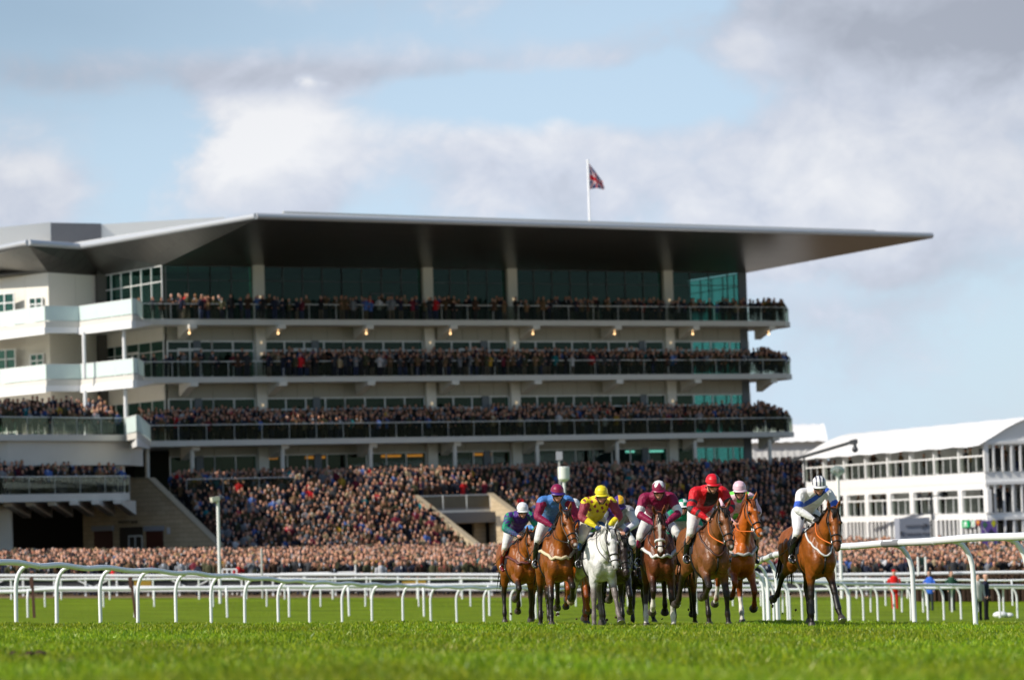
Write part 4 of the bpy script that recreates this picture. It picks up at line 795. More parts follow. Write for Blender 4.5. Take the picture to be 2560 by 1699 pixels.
def person_tpl(pose, hat, lo=True):
    """a standing figure facing -Y, 1.75 m; regions 0 trousers, 1 coat, 2 skin, 3 hair or hat, 4 shirt"""
    V = []; F = []; Rg = []; Bn = []
    def loft(rings, n, reg, cap=True):
        b = len(V)
        for (x, y, z, rx, ry) in rings:
            for k in range(n): a = 2 * math.pi * (k + .5) / n; V.append((x + rx * math.cos(a), y + ry * math.sin(a), z)); Rg.append(reg)
        for i in range(len(rings) - 1):
            for k in range(n): p, q = b + i * n + k, b + i * n + (k + 1) % n; F.append((p, q, q + n)); F.append((p, q + n, p + n))
        if cap:
            for i, fl in ((0, True), (len(rings) - 1, False)):
                for k in range(1, n - 1): t = (b + i * n, b + i * n + k, b + i * n + k + 1); F.append(t[::-1] if fl else t)
    n = 7 if lo else 10
    for s in (-1, 1):
        loft([(s * .10, 0, 0, .055, .11), (s * .10, .02, .1, .05, .06), (s * .10, .01, .5, .065, .07), (s * .09, 0, .88, .09, .10)], 5 if lo else 8, 0)
    loft([(0, 0, .72, .19, .13), (0, 0, .98, .175, .12), (0, .0, 1.2, .195, .13), (0, .0, 1.36, .215, .125), (0, 0, 1.45, .15, .10), (0, 0, 1.50, .06, .06)], n + 1, 1)
    if pose == 0: arms = [[(s * .24, .0, 1.38), (s * .27, .02, 1.1), (s * .24, -.10, .86)] for s in (-1, 1)]
    elif pose == 1: arms = [[(s * .22, .0, 1.38), (s * .30, -.16, 1.22), (s * .08, -.20, 1.56)] for s in (-1, 1)]
    elif pose == 2: arms = [[(s * .22, .0, 1.38), (s * .28, -.06, 1.10), (s * .05, -.26, 1.14)] for s in (-1, 1)]
    else: arms = [[(-.22, 0, 1.38), (-.28, -.1, 1.12), (-.1, -.26, 1.2)], [(.22, 0, 1.38), (.30, .0, 1.1), (.26, -.08, .86)]]
    for A in arms:
        loft([(*A[0], .07, .07), (*A[1], .055, .055), (*A[2], .045, .045)], 5, 1); h = A[2]; loft([(h[0], h[1], h[2] - .05, .02, .02), (h[0], h[1] - .01, h[2], .045, .04), (h[0], h[1] - .02, h[2] + .05, .02, .02)], 5, 2)
    m = 7 if lo else 12
    loft([(0, 0, 1.46, .055, .055), (0, -.005, 1.53, .055, .06)], m, 2)
    loft([(0, -.02, 1.50, .03, .035), (0, -.02, 1.54, .062, .075), (0, -.01, 1.62, .078, .095), (0, -.005, 1.69, .078, .098), (0, .0, 1.74, .055, .075)], m, 2)
    loft([(0, -.105, 1.585, .016, .012), (0, -.115, 1.60, .018, .02), (0, -.1, 1.65, .008, .01)], 4, 2)
    if hat == 'cap': loft([(0, .01, 1.66, .085, .10), (0, -.01, 1.70, .095, .125), (0, .0, 1.74, .088, .11), (0, 0, 1.775, .03, .05)], m, 3)
    elif hat == 'hair': loft([(0, .045, 1.55, .07, .06), (0, .028, 1.64, .088, .088), (0, .022, 1.70, .088, .092), (0, .012, 1.755, .062, .07), (0, .01, 1.775, .02, .03)], m, 3)
    elif hat == 'long': loft([(0, .06, 1.42, .075, .04), (0, .05, 1.55, .095, .065), (0, .028, 1.66, .096, .09), (0, .02, 1.74, .075, .08), (0, .01, 1.785, .02, .03)], m, 3)
    loft([(0, -.118, 1.28, .012, .01), (0, -.125, 1.36, .035, .01), (0, -.085, 1.455, .045, .02)], 4, 4)
    return np.array(V), np.array(F), np.array(Rg)
TPL = {(p, h): person_tpl(p, h) for p in range(4) for h in ('cap', 'hair', 'long', 'bald')}
crowdm = vcmat('spectator_clothes', .8, .25)
def pick(bal=False):
    ci = rng.choice(len(COATS), p=CW); hi = rng.choice(7, p=HW_); name, hc = HAIRS[hi]
    kind = 'bald' if name == 'bald' else 'cap' if 'cap' in name else ('long' if rng.random() < .3 else 'hair')
    pose = int(rng.choice(4, p=[.42, .18, .25, .15])); sk = SKIN[rng.choice(4, p=[.4, .28, .27, .05])]
    return ci, name, hc, kind, pose, sk
def cols_of(Rg, ci, hc, sk):
    j = rng.uniform(.75, 1.3); base = np.array(COATS[ci][1]) * j; tr = np.array([(.02, .022, .035), (.03, .03, .03), (.10, .085, .06), (.03, .04, .09)][rng.integers(4)]); sh = np.array([(.6, .6, .62), (.45, .5, .6), (.3, .05, .05), tuple(base), tuple(base)][rng.integers(5)])
    t = np.stack([tr, base, np.array(sk) * rng.uniform(.85, 1.1), np.array(hc if hc else sk), sh]); return t[Rg]
spots = []     # (x, y, z, rz, zone)
zones = []
# lawn in front of the stand
px = lambda X, D: 1280 + 8000 * X / D
def in_lawn(X, D):
    s = (X - W0.x) * E.x + (D - W0.y) * E.y; t = (X - W0.x) * Nn.x + (D - W0.y) * Nn.y
    if VS0 + .4 < s < VS1 - .4 and t > 13 and t < TB + 1.5: return False
    wl = (X - WB.x) * wn_.x + (D - WB.y) * wn_.y           # left of the stair wall
    if t < TB + .3 and smin(max(t, 4)) - .5 < s < smax(t) + .6: return False
    if D > WB.y - 1 and abs(wl) < .9: return False
    if wl > 0 and D > 226: return False
    if X > 27: return D < 190
    return D < 224
Lp = []
D = 160.9; k = 0
while D < 226:
    xs = np.arange(-.168 * D, .168 * D, .62 if D < 175 else .66) + rng.uniform(0, .5)
    for x in xs:
        X = x + rng.normal(0, .14); Y = D + rng.normal(0, .22)
        if rng.random() < (.92 if D < 200 else .85) and in_lawn(X, Y): Lp.append((X, Y, g(X, Y), 'lawn'))
    D += .92 if D < 180 else .95
# terrace
Tp = []
t = 4.9
while t < TB + .2:
    for s in np.arange(smin(t) + .3, smax(t) - .2, .50):
        if t > VT0 - 1.0 and VS0 - .6 < s < VS1 + .6: continue
        if rng.random() < .93: q = P3(s + rng.normal(0, .06), t + rng.normal(0, .08), 0); Tp.append((q.x, q.y, float(ht(t)) - .02, 'terrace'))
    t += .8
Bp = []
def line_people(pts, z, zone, dens, rows, prob=.9):
    for a, b in zip(pts, pts[1:]):
        a = Vector(a); b = Vector(b); L_ = (b - a).length; d = (b - a) / max(L_, 1e-6); n = Vector((-d.y, d.x)); tier = {'lower balcony': .20, 'middle balcony': .16, 'wing balcony': .28, 'wing gallery': .2, 'top balcony': .08}.get(zone, 0)
        for r in range(rows):
            for s in np.arange(.25, L_ - .15, dens):
                if rng.random() < prob: q = a + d * (s + rng.normal(0, .07)) + n * (.35 + .55 * r + rng.normal(0, .05)); Bp.append((q.x, q.y, z + tier * r, zone))
i0 = P(s_of(500, 2.9), 2.9); i1 = P(s_of(560, 2.9), 2.9)
line_people([EDGE12[6], P(1.5, 2.9)], Z1, 'top balcony', .7, 3, .45); line_people([P(1.5, 2.9), P(12, 2.9)], Z1, 'top balcony', .55, 3, .62); line_people([P(12, 2.9), P(53.2, 2.9), P(54.7, 1.4)], Z1, 'top balcony', .5, 3, .62)
line_people([EDGE12[6], P(8, 2.9)], Z2, 'middle balcony', .8, 3, .40); line_people([P(8, 2.9), P(53.2, 2.9), P(54.7, 1.4), P(54.9, -1)], Z2, 'middle balcony', .47, 4, .80)
line_people([EDGE3[5], P(53.2, 2.9), P(54.7, 1.4), P(54.9, -1)], Z3, 'lower balcony', .44, 5, .93)
line_people([EDGE3[0], EDGE3[1], EDGE3[2]], Z3, 'wing balcony', .45, 4, .9); line_people(L4E, Z4, 'wing gallery', .5, 4, .75)
line_people([P(-1.2, 4.2), P(57, 4.2)], Z4, 'terrace top', .5, 4, .9)
for s in np.arange(VS0 + .6, VS1 - .6, .7): Bp.append((*P(s, VT0 + rng.uniform(1, 2.5)), float(gz(np.float64(0), np.float64(228))) , 'stairwell'))
for a in np.arange(1, 34, .8):
    if rng.random() < .55: Bp.append((*T2(a, rng.uniform(.4, 1.4)), 2.67 * TS, 'marquee'))
    if rng.random() < .5: Bp.append((*T2(a, rng.uniform(.5, 1.4)), -.32 * TS, 'marquee'))
for b in np.arange(.6, 9, .7):
    for z in (2.67 * TS, -.32 * TS):
        if rng.random() < .6: Bp.append((*T2(rng.uniform(.5, 1.4), b), z, 'marquee'))
Rp = []
for _ in range(230):
    D = rng.uniform(191, 228); X = rng.uniform(27.5, .165 * D); 
    if (X - TBp.x) * -tn.x + (D - TBp.y) * -tn.y > -.3 or D < 232: Rp.append((X, D, g(X, D), 'walkway'))
allp = Lp + Tp + Bp + Rp
allp = [p for p in allp if -60 < px(p[0], p[1]) < 2620]
allp.sort(key=lambda p: p[1])
Lfront = [p for p in allp if p[3] == 'lawn']
solo = set(); 
for p in Lfront:
    if len(solo) < 290: solo.add(id(p))
CENTER = {'lawn': 'front of the crowd behind the barrier'}
def place_txt(x):
    for lim, t in ((160, 'at the far left end of the barrier'), (300, 'below the dark recess on the left'), (470, 'below the bar doors'), (620, 'near the white lamp post'), (800, 'right of the thin grey pole'), (960, 'left of the yellow banner'), (1160, 'above the yellow banner'), (1400, 'left of the galloping horses'), (1900, 'behind the galloping horses'), (2150, 'behind the lead horse'), (2330, 'by the narrow green board'), (2600, 'at the far right end of the barrier')):
        if x < lim: return t
    return t
MC = {}
SV = []; SF = []; SC = []; nv = 0
fwd = Vector((0, -1))
for p in allp:
    ci, hn, hc, kind, pose, sk = pick(); V, F, Rg = TPL[(pose, kind)]; sc = rng.uniform(.88, 1.08); rz = rng.normal(.05, .45)
    if p[3] in ('walkway', 'marquee', 'stairwell'): rz = rng.uniform(-2, 2)
    c, s = math.cos(rz), math.sin(rz)
    if id(p) in solo:
        key = (ci, hn, kind, pose)
        if key not in MC:
            tmp = mesh_np('person', V, F, crowdm, True, cols_of(Rg, ci, hc, sk)); MC[key] = tmp; o = tmp
        else: o = bpy.data.objects.new('person', MC[key].data); col.objects.link(o)
        o.name = 'person'; o.location = (p[0], p[1], p[2]); o.rotation_euler = (0, 0, rz); o.scale = (sc,) * 3
        tag(o, '%s coat, %s, %s, %s' % (COATS[ci][0], {'bald': 'bald head', 'flat cap': 'flat cap', 'dark cap': 'dark cap'}.get(hn, hn + (' long' if kind == 'long' else ' short') + ' hair'), ('front row' if p[1] < 161.4 else 'second row' if p[1] < 162.3 else 'third row'), place_txt(px(p[0], p[1]))), 'person', 'spectators behind the barrier')
    else:
        Vr = np.stack([V[:, 0] * c - V[:, 1] * s, V[:, 0] * s + V[:, 1] * c, V[:, 2]], 1) * sc + np.array(p[:3]); SV.append(Vr); SF.append(F + nv); SC.append(cols_of(Rg, ci, hc, sk)); nv += len(V)
print('crowd', len(allp), 'verts', nv)
tag(mesh_np('crowd', np.concatenate(SV), np.concatenate(SF), crowdm, True, np.concatenate(SC)), 'thousands of racegoers in dark coats packing terrace, lawn and balconies', 'crowd', kind='stuff')
# people on the course itself
def course_person(x, yfoot, D, rz, coat, trouser, hair, kind, pose, label, hgt=1.76, lean=0):
    V, F, Rg = person_tpl(pose, kind, False); t = np.array([trouser, coat, (.60, .35, .26), hair, coat]); o = mesh_np('person', V, F, crowdm, True, t[Rg]); b = at(x, yfoot, D); o.location = (b.x, D, g(b.x, D)); o.rotation_euler = (0, lean, rz); o.scale = (hgt / 1.78,) * 3
    sub = o.modifiers.new('s', 'SUBSURF'); sub.levels = 1; sub.render_levels = 1
    tag(o, label, 'person', 'officials on the course')
course_person(2467, 1540, 121, 1.2, (.012, .015, .035), (.008, .008, .01), (.62, .4, .32), 'bald', 0, 'balding man in long navy coat standing on the grass at the far right')
course_person(2447, 1540, 120, .5, (.50, .50, .48), (.02, .02, .025), (.02, .015, .01), 'hair', 0, 'person in pale coat and dark trousers half behind the nearest right rail post')
course_person(2237, 1500, 143, 0, (.62, .01, .01), (.5, .01, .01), (.62, .01, .01), 'cap', 0, 'person in bright red coat beyond the right running rails')
course_person(2325, 1492, 141, -.7, (.03, .12, .55), (.03, .04, .05), (.05, .03, .02), 'hair', 3, 'person in bright blue jacket walking beyond the right running rails')
course_person(2380, 1496, 141, .4, (.03, .09, .06), (.03, .03, .03), (.03, .03, .03), 'hair', 0, 'person in dark green jacket beyond the right running rails')
# ------------------------------------------------------------ horses and jockeys (local axes: x to the picture's right, -y forward)
def L3(s, f, z): return Vector((s, -f, z))
class Org:                        # overlapping organic shapes fused by a voxel remesh
    def __init__(s): s.mb = MB()
    def loft(s, nodes, n=16, lat=None, sub=4, cap=1.0):
        """nodes: (point, r_lateral, r_vertical)"""
        P_ = [Vector(a[0]) for a in nodes]; q = []
        for i in range(len(P_) - 1):
            for k in range(sub):
                t = k / sub; p0, p1, p2, p3 = P_[max(i - 1, 0)], P_[i], P_[i + 1], P_[min(i + 2, len(P_) - 1)]
                c = .5 * ((2 * p1) + (-p0 + p2) * t + (2 * p0 - 5 * p1 + 4 * p2 - p3) * t * t + (-p0 + 3 * p1 - 3 * p2 + p3) * t ** 3); u = t * t * (3 - 2 * t)
                q.append((c, nodes[i][1] * (1 - u) + nodes[i + 1][1] * u, nodes[i][2] * (1 - u) + nodes[i + 1][2] * u))
        q.append((P_[-1], nodes[-1][1], nodes[-1][2])); d0 = (q[0][0] - q[1][0]).normalized(); d1 = (q[-1][0] - q[-2][0]).normalized(); r0 = min(q[0][1:]); r1 = min(q[-1][1:])
        q = [(q[0][0] + d0 * r0 * k * cap, q[0][1] * math.sqrt(max(0.02, 1 - k * k)), q[0][2] * math.sqrt(max(0.02, 1 - k * k))) for k in (.99, .8, .45)] + q + [(q[-1][0] + d1 * r1 * k * cap, q[-1][1] * math.sqrt(max(.02, 1 - k * k)), q[-1][2] * math.sqrt(max(.02, 1 - k * k))) for k in (.45, .8, .99)]
        V = []; F = []; La = Vector(lat or (1, 0, 0)); La0 = None
        for i, (c, a, b) in enumerate(q):
            d = (q[min(i + 1, len(q) - 1)][0] - q[max(i - 1, 0)][0]).normalized(); l = La - d * La.dot(d)
            if l.length < .2: l = (La0 or Vector((0, 1, 0))); l = l - d * l.dot(d)
            l.normalize(); La0 = l; u = d.cross(l); V += [c + l * math.cos(t) * a + u * math.sin(t) * b for t in [2 * math.pi * k / n for k in range(n)]]
        for i in range(len(q) - 1):
            for k in range(n): F.append((i * n + k, i * n + (k + 1) % n, (i + 1) * n + (k + 1) % n, (i + 1) * n + k))
        F.append(tuple(range(n))[::-1]); F.append(tuple(range((len(q) - 1) * n, len(q) * n))); s.mb.add(V, F)
    def ball(s, p, r, rot=None):
        m = MB(); m.ball((0, 0, 0), r, 14, 10); M = (rot or Euler((0, 0, 0))).to_matrix(); s.mb.add([Vector(p) + M @ Vector(v) for v in m.v], m.f)
    def mesh(s, name, m, voxel, smooth=4, colf=None, parent=None, join=None):
        me = bpy.data.meshes.new(name); me.from_pydata(s.mb.v, [], s.mb.f)
        bm = bmesh.new(); bm.from_mesh(me); bmesh.ops.recalc_face_normals(bm, faces=bm.faces); bm.to_mesh(me); bm.free()
        o = bpy.data.objects.new(name, me); col.objects.link(o); r = o.modifiers.new('r', 'REMESH'); r.mode = 'VOXEL'; r.voxel_size = voxel; r.adaptivity = 0
        if smooth: q = o.modifiers.new('s', 'SMOOTH'); q.iterations = smooth; q.factor = .5
        bpy.context.view_layer.update(); me2 = bpy.data.meshes.new_from_object(o.evaluated_get(bpy.context.evaluated_depsgraph_get())); o.modifiers.clear(); o.data = me2; bpy.data.meshes.remove(me); me2.name = name
        if join:                                        # extra fine pieces (fingers) kept in the same mesh
            bm = bmesh.new(); bm.from_mesh(me2); t = bpy.data.meshes.new('t'); t.from_pydata(join.v, [], join.f); bm.from_mesh(t); bmesh.ops.recalc_face_normals(bm, faces=bm.faces); bm.to_mesh(me2); bm.free(); bpy.data.meshes.remove(t)
        me2.polygons.foreach_set('use_smooth', [True] * len(me2.polygons)); me2.materials.clear(); me2.materials.append(m)
        n = len(me2.vertices); co = np.empty(n * 3, np.float32); me2.vertices.foreach_get('co', co); co = co.reshape(-1, 3)
        c = colf(co) if colf else np.ones((n, 3)); a = me2.color_attributes.new('Col', 'FLOAT_COLOR', 'POINT'); a.data.foreach_set('color', np.concatenate([c, np.ones((n, 1))], 1).astype(np.float32).ravel())
        o.parent = parent; return o
def dseg(co, a, b):               # distance of points to a segment
    a = np.array(a); b = np.array(b); ab = b - a; t = np.clip(((co - a) @ ab) / max(1e-9, ab @ ab), 0, 1); return np.linalg.norm(co - (a + t[:, None] * ab), axis=1)
def paint(c, co, a, b, r, colr, soft=.02):
    w = np.clip((r + soft / 2 - dseg(co, a, b)) / soft, 0, 1)[:, None]; c[:] = c * (1 - w) + np.array(colr) * w
coatm = vcmat('horse_coat', .40, .32, bump=(8, .55, .05), var=.28)
silkm = vcmat('jockey_silks', .55, .35, bump=(9, 1.0, .06))
breechm = vcmat('breeches_cloth', .6, .4, bump=(12, .5, .025)); skinm = vcmat('jockey_skin', .5, .4); bootm = mat('boot_leather', (.010, .010, .012), .22, spec=.6)
helmm = vcmat('helmet_silk', .38, .5); gogm = mat('goggles', (.008, .008, .012), .12, spec=.8); tackm = mat('black_leather', (.012, .010, .010), .4); hairm = vcmat('mane_hair', .6, .3)
hoofm = mat('hoof', (.05, .04, .035), .5); eyem = mat('horse_eye', (.006, .004, .003), .06, spec=.8); orangem = mat('orange_rein', (.75, .16, .02), .5)
BAY = dict(c=(.215, .060, .007), pt=(.012, .008, .006), mane=(.012, .008, .006)); DBAY = dict(c=(.075, .024, .009), pt=(.008, .006, .005), mane=(.008, .006, .005)); CH = dict(c=(.40, .095, .008), pt=(.22, .05, .010), mane=(.22, .055, .012)); BRN = dict(c=(.17, .060, .018), pt=(.016, .010, .007), mane=(.012, .008, .006))
GREY = dict(c=(.66, .65, .63), pt=(.17, .14, .13), mane=(.40, .40, .40)); BLK = dict(c=(.022, .012, .009), pt=(.008, .006, .006), mane=(.006, .005, .005))
def leg_pts(side, root, ang, splay, lens):
    """joint chain from angles (degrees from straight down, positive forward)"""
    p = Vector(root); out = [p]
    for a, l in zip(ang, lens): a = R(a); p = p + Vector((side * math.sin(R(splay)) * l, -math.sin(a) * l, -math.cos(a) * l)); out.append(p)
    return out
WHITE_ = (.62, .58, .52)
def make_horse(label, X, D, yaw, coat, neck, head, legs, marks=(), socks=(), breast=None, noseband=None, scale=1.03, boots=(), rein=None, group='racehorses galloping towards the camera', zadd=0.0, roll=0.0):
    """neck: (poll f, poll z, poll lateral); head: (tilt below horizontal, turn, lateral lean); legs: 4 x (angles, splay): right fore, left fore, right hind, left hind (picture left = right)"""
    root = empty('racehorse', (0, 0, 0), yaw); o = Org()
    o.loft([(L3(0, -1.0, 1.28), .09, .12), (L3(0, -.86, 1.33), .20, .24), (L3(0, -.62, 1.33), .265, .29), (L3(0, -.30, 1.27), .245, .29), (L3(0, .0, 1.20), .27, .345), (L3(0, .30, 1.18), .27, .39), (L3(0, .52, 1.20), .235, .40), (L3(0, .71, 1.22), .185, .30), (L3(0, .79, 1.24), .10, .15)], 24)
    o.loft([(L3(0, .05, 1.47), .07, .08), (L3(0, .30, 1.53), .075, .11), (L3(0, .55, 1.50), .06, .10)])
    for s in (-1, 1):
        o.ball(L3(s * .165, .50, 1.25), (.085, .19, .30), Euler((R(-18), 0, 0))); o.ball(L3(s * .10, .72, 1.06), (.105, .13, .18)); o.ball(L3(s * .115, .60, .95), (.09, .13, .14)); o.ball(L3(s * .14, -.66, 1.26), (.145, .27, .30)); o.ball(L3(s * .13, -.52, 1.10), (.12, .18, .20), Euler((R(20), 0, 0)))
    for s in (-1, 1): o.ball(L3(s * .215, .38, 1.10), (.05, .12, .16), Euler((R(25), 0, 0))); o.ball(L3(s * .20, -.42, 1.30), (.08, .14, .14)); o.ball(L3(s * .06, .76, 1.16), (.055, .06, .13))
    pf, pz, ps = neck
    P0 = L3(0, .46, 1.34); Pp = L3(ps, pf, pz); mid = P0.lerp(Pp, .5) + Vector((0, .0, -.03))
    o.loft([(P0, .17, .29), (P0.lerp(mid, .5) + Vector((0, 0, .01)), .135, .235), (mid, .108, .19), (mid.lerp(Pp, .55) + Vector((0, 0, .01)), .088, .145), (Pp, .075, .10)], 18, sub=5)
    o.loft([(L3(0, .62, 1.12), .12, .12), (mid + Vector((0, -.07, -.09)), .07, .09)], 12)     # throat muscle
    tilt, turn, lean = head
    h = Matrix.Rotation(R(turn), 3, 'Z') @ Vector((0, -math.cos(R(tilt)), -math.sin(R(tilt)))); la = (Matrix.Rotation(R(turn), 3, 'Z') @ Vector((1, 0, 0))); la = Matrix.Rotation(R(lean), 3, h) @ la; jw = la.cross(h); jw = jw if (jw.z < 0 or abs(tilt) > 80) else -jw
    if jw.dot(Vector((0, 1, -1))) < 0: jw = -jw
    H = lambda d, j=0, s=0: Pp + h * d + jw * j + la * s
    o.loft([(H(-.03, 0), .07, .085), (H(.08, .02), .092, .115), (H(.17, .035), .098, .128), (H(.27, .035), .084, .112), (H(.38, .022), .064, .082), (H(.48, .012), .056, .066), (H(.56, .008), .060, .066), (H(.61, .008), .046, .052)], 18, lat=la, sub=4)
    for s in (-1, 1): o.ball(H(.15, .065, s * .045), (.045, .07, .07)); o.ball(H(.20, -.045, s * .078), .03); o.ball(H(.565, -.022, s * .036), .026); o.loft([(H(.30, .0, s * .062), .012, .012), (H(.44, -.0, s * .048), .012, .012)], 8)
    o.loft([(H(.52, .06), .034, .022), (H(.585, .058), .034, .022)], 10, lat=la)           # lower lip
    up = -jw * .8 - h * .55
    for s in (-1, 1): e0 = H(-.03, -.05, s * .055); o.loft([(e0, .026, .022), (e0 + (up * .55 + la * s * .16).normalized() * .08, .036, .020), (e0 + (up + la * s * .22).normalized() * .175, .010, .010)], 10, lat=la)
    J = []
    for i, (ang, sp) in enumerate(legs):
        s = -1 if i % 2 == 0 else 1
        if i < 2:
            j = leg_pts(s, L3(s * .14, .52, .97), ang, sp, (.44, .29, .13)); d = (j[1] - j[0]).normalized(); el = j[0]
            o.loft([(L3(s * .15, .56, 1.16), .10, .15), (el, .088, .125), (el.lerp(j[1], .3), .080, .100), (el.lerp(j[1], .65), .054, .064), (j[1], .052, .060), (j[1].lerp(j[2], .18), .042, .048), (j[1].lerp(j[2], .6), .034, .041), (j[2], .046, .052), (j[2].lerp(j[3], .5), .036, .040), (j[3], .042, .046)], 14)
        else:
            j = leg_pts(s, L3(s * .14, -.50, 1.03), ang, sp, (.46, .37, .13))
            o.loft([(L3(s * .14, -.58, 1.22), .13, .22), (j[0], .11, .16), (j[0].lerp(j[1], .35), .084, .112), (j[0].lerp(j[1], .75), .052, .066), (j[1], .050, .066), (j[1].lerp(j[2], .15), .044, .054), (j[1].lerp(j[2], .6), .035, .042), (j[2], .047, .053), (j[2].lerp(j[3], .5), .036, .040), (j[3], .042, .046)], 14)
        J.append(j)
    base = np.array(coat['c'])
    def colf(co):
        c = np.tile(base, (len(co), 1)); pt = np.array(coat['pt'])
        if coat is GREY:
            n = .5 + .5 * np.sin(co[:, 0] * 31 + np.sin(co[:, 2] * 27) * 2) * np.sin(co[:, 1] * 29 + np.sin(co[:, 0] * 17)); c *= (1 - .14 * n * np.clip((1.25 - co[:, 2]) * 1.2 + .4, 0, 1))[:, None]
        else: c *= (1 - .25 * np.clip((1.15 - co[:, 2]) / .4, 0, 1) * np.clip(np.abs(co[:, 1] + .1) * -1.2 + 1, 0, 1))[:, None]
        for i, j in enumerate(J):
            for a, b, r, sf in ((j[0].lerp(j[1], .72), j[1], .085, .06), (j[1], j[2], .075, .03), (j[2], j[3] + (j[3] - j[2]) * .4, .075, .03)): paint(c, co, a, b, r, pt, sf)
        for i, h_ in socks: j = J[i]; paint(c, co, j[2].lerp(j[1], h_), j[3], .075, WHITE_, .03)
        if coat['pt'][0] < .05: paint(c, co, H(.55, .03), H(.64, .02), .075, (.03, .02, .016), .10)
        elif coat is GREY: paint(c, co, H(.57, .03), H(.64, .02), .055, (.22, .20, .20), .08)
        for mk in marks:
            if mk == 'blaze': paint(c, co, H(.07, -.13), H(.14, -.14), .052, WHITE_, .012); paint(c, co, H(.14, -.12), H(.42, -.085), .040, WHITE_, .012); paint(c, co, H(.42, -.08), H(.56, -.07), .045, WHITE_, .012)
            if mk == 'star': paint(c, co, H(.10, -.13), H(.17, -.13), .042, WHITE_, .012)
            if mk == 'stripe': paint(c, co, H(.16, -.125), H(.34, -.10), .026, WHITE_, .01)
            if mk == 'snip': paint(c, co, H(.60, -.02), H(.625, .02), .030, WHITE_, .015)
        for s in (-1, 1): paint(c, co, H(.60, -.018, s * .034), H(.615, -.012, s * .034), .017, (.01, .006, .006), .008); paint(c, co, H(.17, -.04, s * .09), H(.23, -.045, s * .085), .026, base * .35, .015)
        paint(c, co, H(.62, .042, -.035), H(.62, .042, .035), .010, base * .3, .008)
        for s in (-1, 1): e0 = H(-.03, -.05, s * .055) + h * .03; paint(c, co, e0 + (up + la * s * .2).normalized() * .06, e0 + (up + la * s * .2).normalized() * .12, .018, base * .3, .01)
        return c
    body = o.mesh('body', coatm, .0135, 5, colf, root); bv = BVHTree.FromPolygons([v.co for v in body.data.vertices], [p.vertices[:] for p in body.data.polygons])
    for i, j in enumerate(J):
        d = (j[3] - j[2]).normalized(); m = MB(); a = j[3] - d * .01; m.tube([a, a + d * .035, a + d * .085], [.048, .058, .070], 14, flat=1.0); m.build('hoof', hoofm if not (i, 1) in socks else mat('pale_hoof', (.30, .22, .15), .5), root, 'auto')
        m = MB(); m.tube([a + d * .083, a + d * .092], [.068, .066], 14); m.build('horseshoe', mat('shoe_steel', (.4, .4, .42), .35, metal=.8), root)
    for i in boots:
        j = J[i]; m = MB(); m.tube([j[1].lerp(j[2], .2), j[1].lerp(j[2], .6), j[1].lerp(j[2], .92)], [.050, .049, .055], 12); m.build('leg_boot', tackm, root, 'auto')
    for s in (-1, 1): m = MB(); m.ball(H(.195, -.048, s * .098), (.019, .024, .022), 10, 8); m.build('eye', eyem, root, True)
    # mane, forelock, tail
    m = MB(); cm = coat['mane']
    for q in range(70):
        t = q / 69; p = P0.lerp(mid, t * 2) if t < .5 else mid.lerp(Pp, t * 2 - 1); w = .30 * (1 - t) + .10 * t; r = bv.ray_cast(p + Vector((random.uniform(-.02, .02), .0, .6)), Vector((0, 0, -1)))
        if r[0] is None: continue
        a = r[0] - Vector((0, 0, .02)); sd = random.choice((-1, 1)) * random.uniform(.04, .12); m.tube([a, a + Vector((sd * .5, .03, .03)), a + Vector((sd, .06, -.05 - .05 * random.random()))], [.018, .012, .004], 5, c=cm)
    for q in range(14): a = H(-.03, -.07, random.uniform(-.03, .03)); m.tube([a, a + h * .05 - jw * .05, a + h * random.uniform(.12, .2) - jw * .015 + la * random.uniform(-.05, .05)], [.012, .010, .003], 5, c=cm)
    m.build('mane', hairm, root, True)
    m = MB(); t0 = L3(0, -1.0, 1.42)
    for q in range(26): dx = random.uniform(-.09, .09); m.tube([t0, t0 + Vector((dx * .3, .10, .03)), t0 + Vector((dx, .26, -.22)), t0 + Vector((dx * 1.8, .36 + random.uniform(-.05, .1), -.62 - random.random() * .15))], [.022, .022, .016, .004], 5, c=cm)
    m.build('tail', hairm, root, True)
    def strap(name, pts, r, m_, par=root, off=.006, snap=True, n=28, flat=.5):
        ps_ = smooth_path(pts, 9); out = []; path = []
        for a, b in zip(pts, pts[1:]):
            pass
        sp_ = []; N_ = len(pts)
        for i in range(N_ - 1):
            p0, p1, p2, p3 = [Vector(pts[max(0, min(N_ - 1, i + k))]) for k in (-1, 0, 1, 2)]
            for q in range(8): t = q / 8; sp_.append(.5 * ((2 * p1) + (-p0 + p2) * t + (2 * p0 - 5 * p1 + 4 * p2 - p3) * t * t + (-p0 + 3 * p1 - 3 * p2 + p3) * t ** 3))
        sp_.append(Vector(pts[-1]))
        for p in sp_:
            if snap:
                q = bv.find_nearest(p)
                if q[0] is not None: p = q[0] + q[1] * off
            path.append(p)
        mb_ = MB(); mb_.tube(path, r, 7); return mb_.build(name, m_, par, True)
    # bridle
    nb = noseband or tackm; ring = lambda d, a, b, oj=.0: [H(d, oj + b * math.sin(t), a * math.cos(t)) for t in [2 * math.pi * k / 12 for k in range(13)]]
    br = empty_part = strap('bridle', ring(.40, .09, .11, .02), .012 if noseband is None else .020, nb)
    strap('strap', ring(.50, .08, .09, .01), .009, tackm, br)
    strap('strap', [H(.02, -.16, -.10), H(.03, -.17, 0), H(.02, -.16, .10)], .012, nb if noseband else tackm, br)
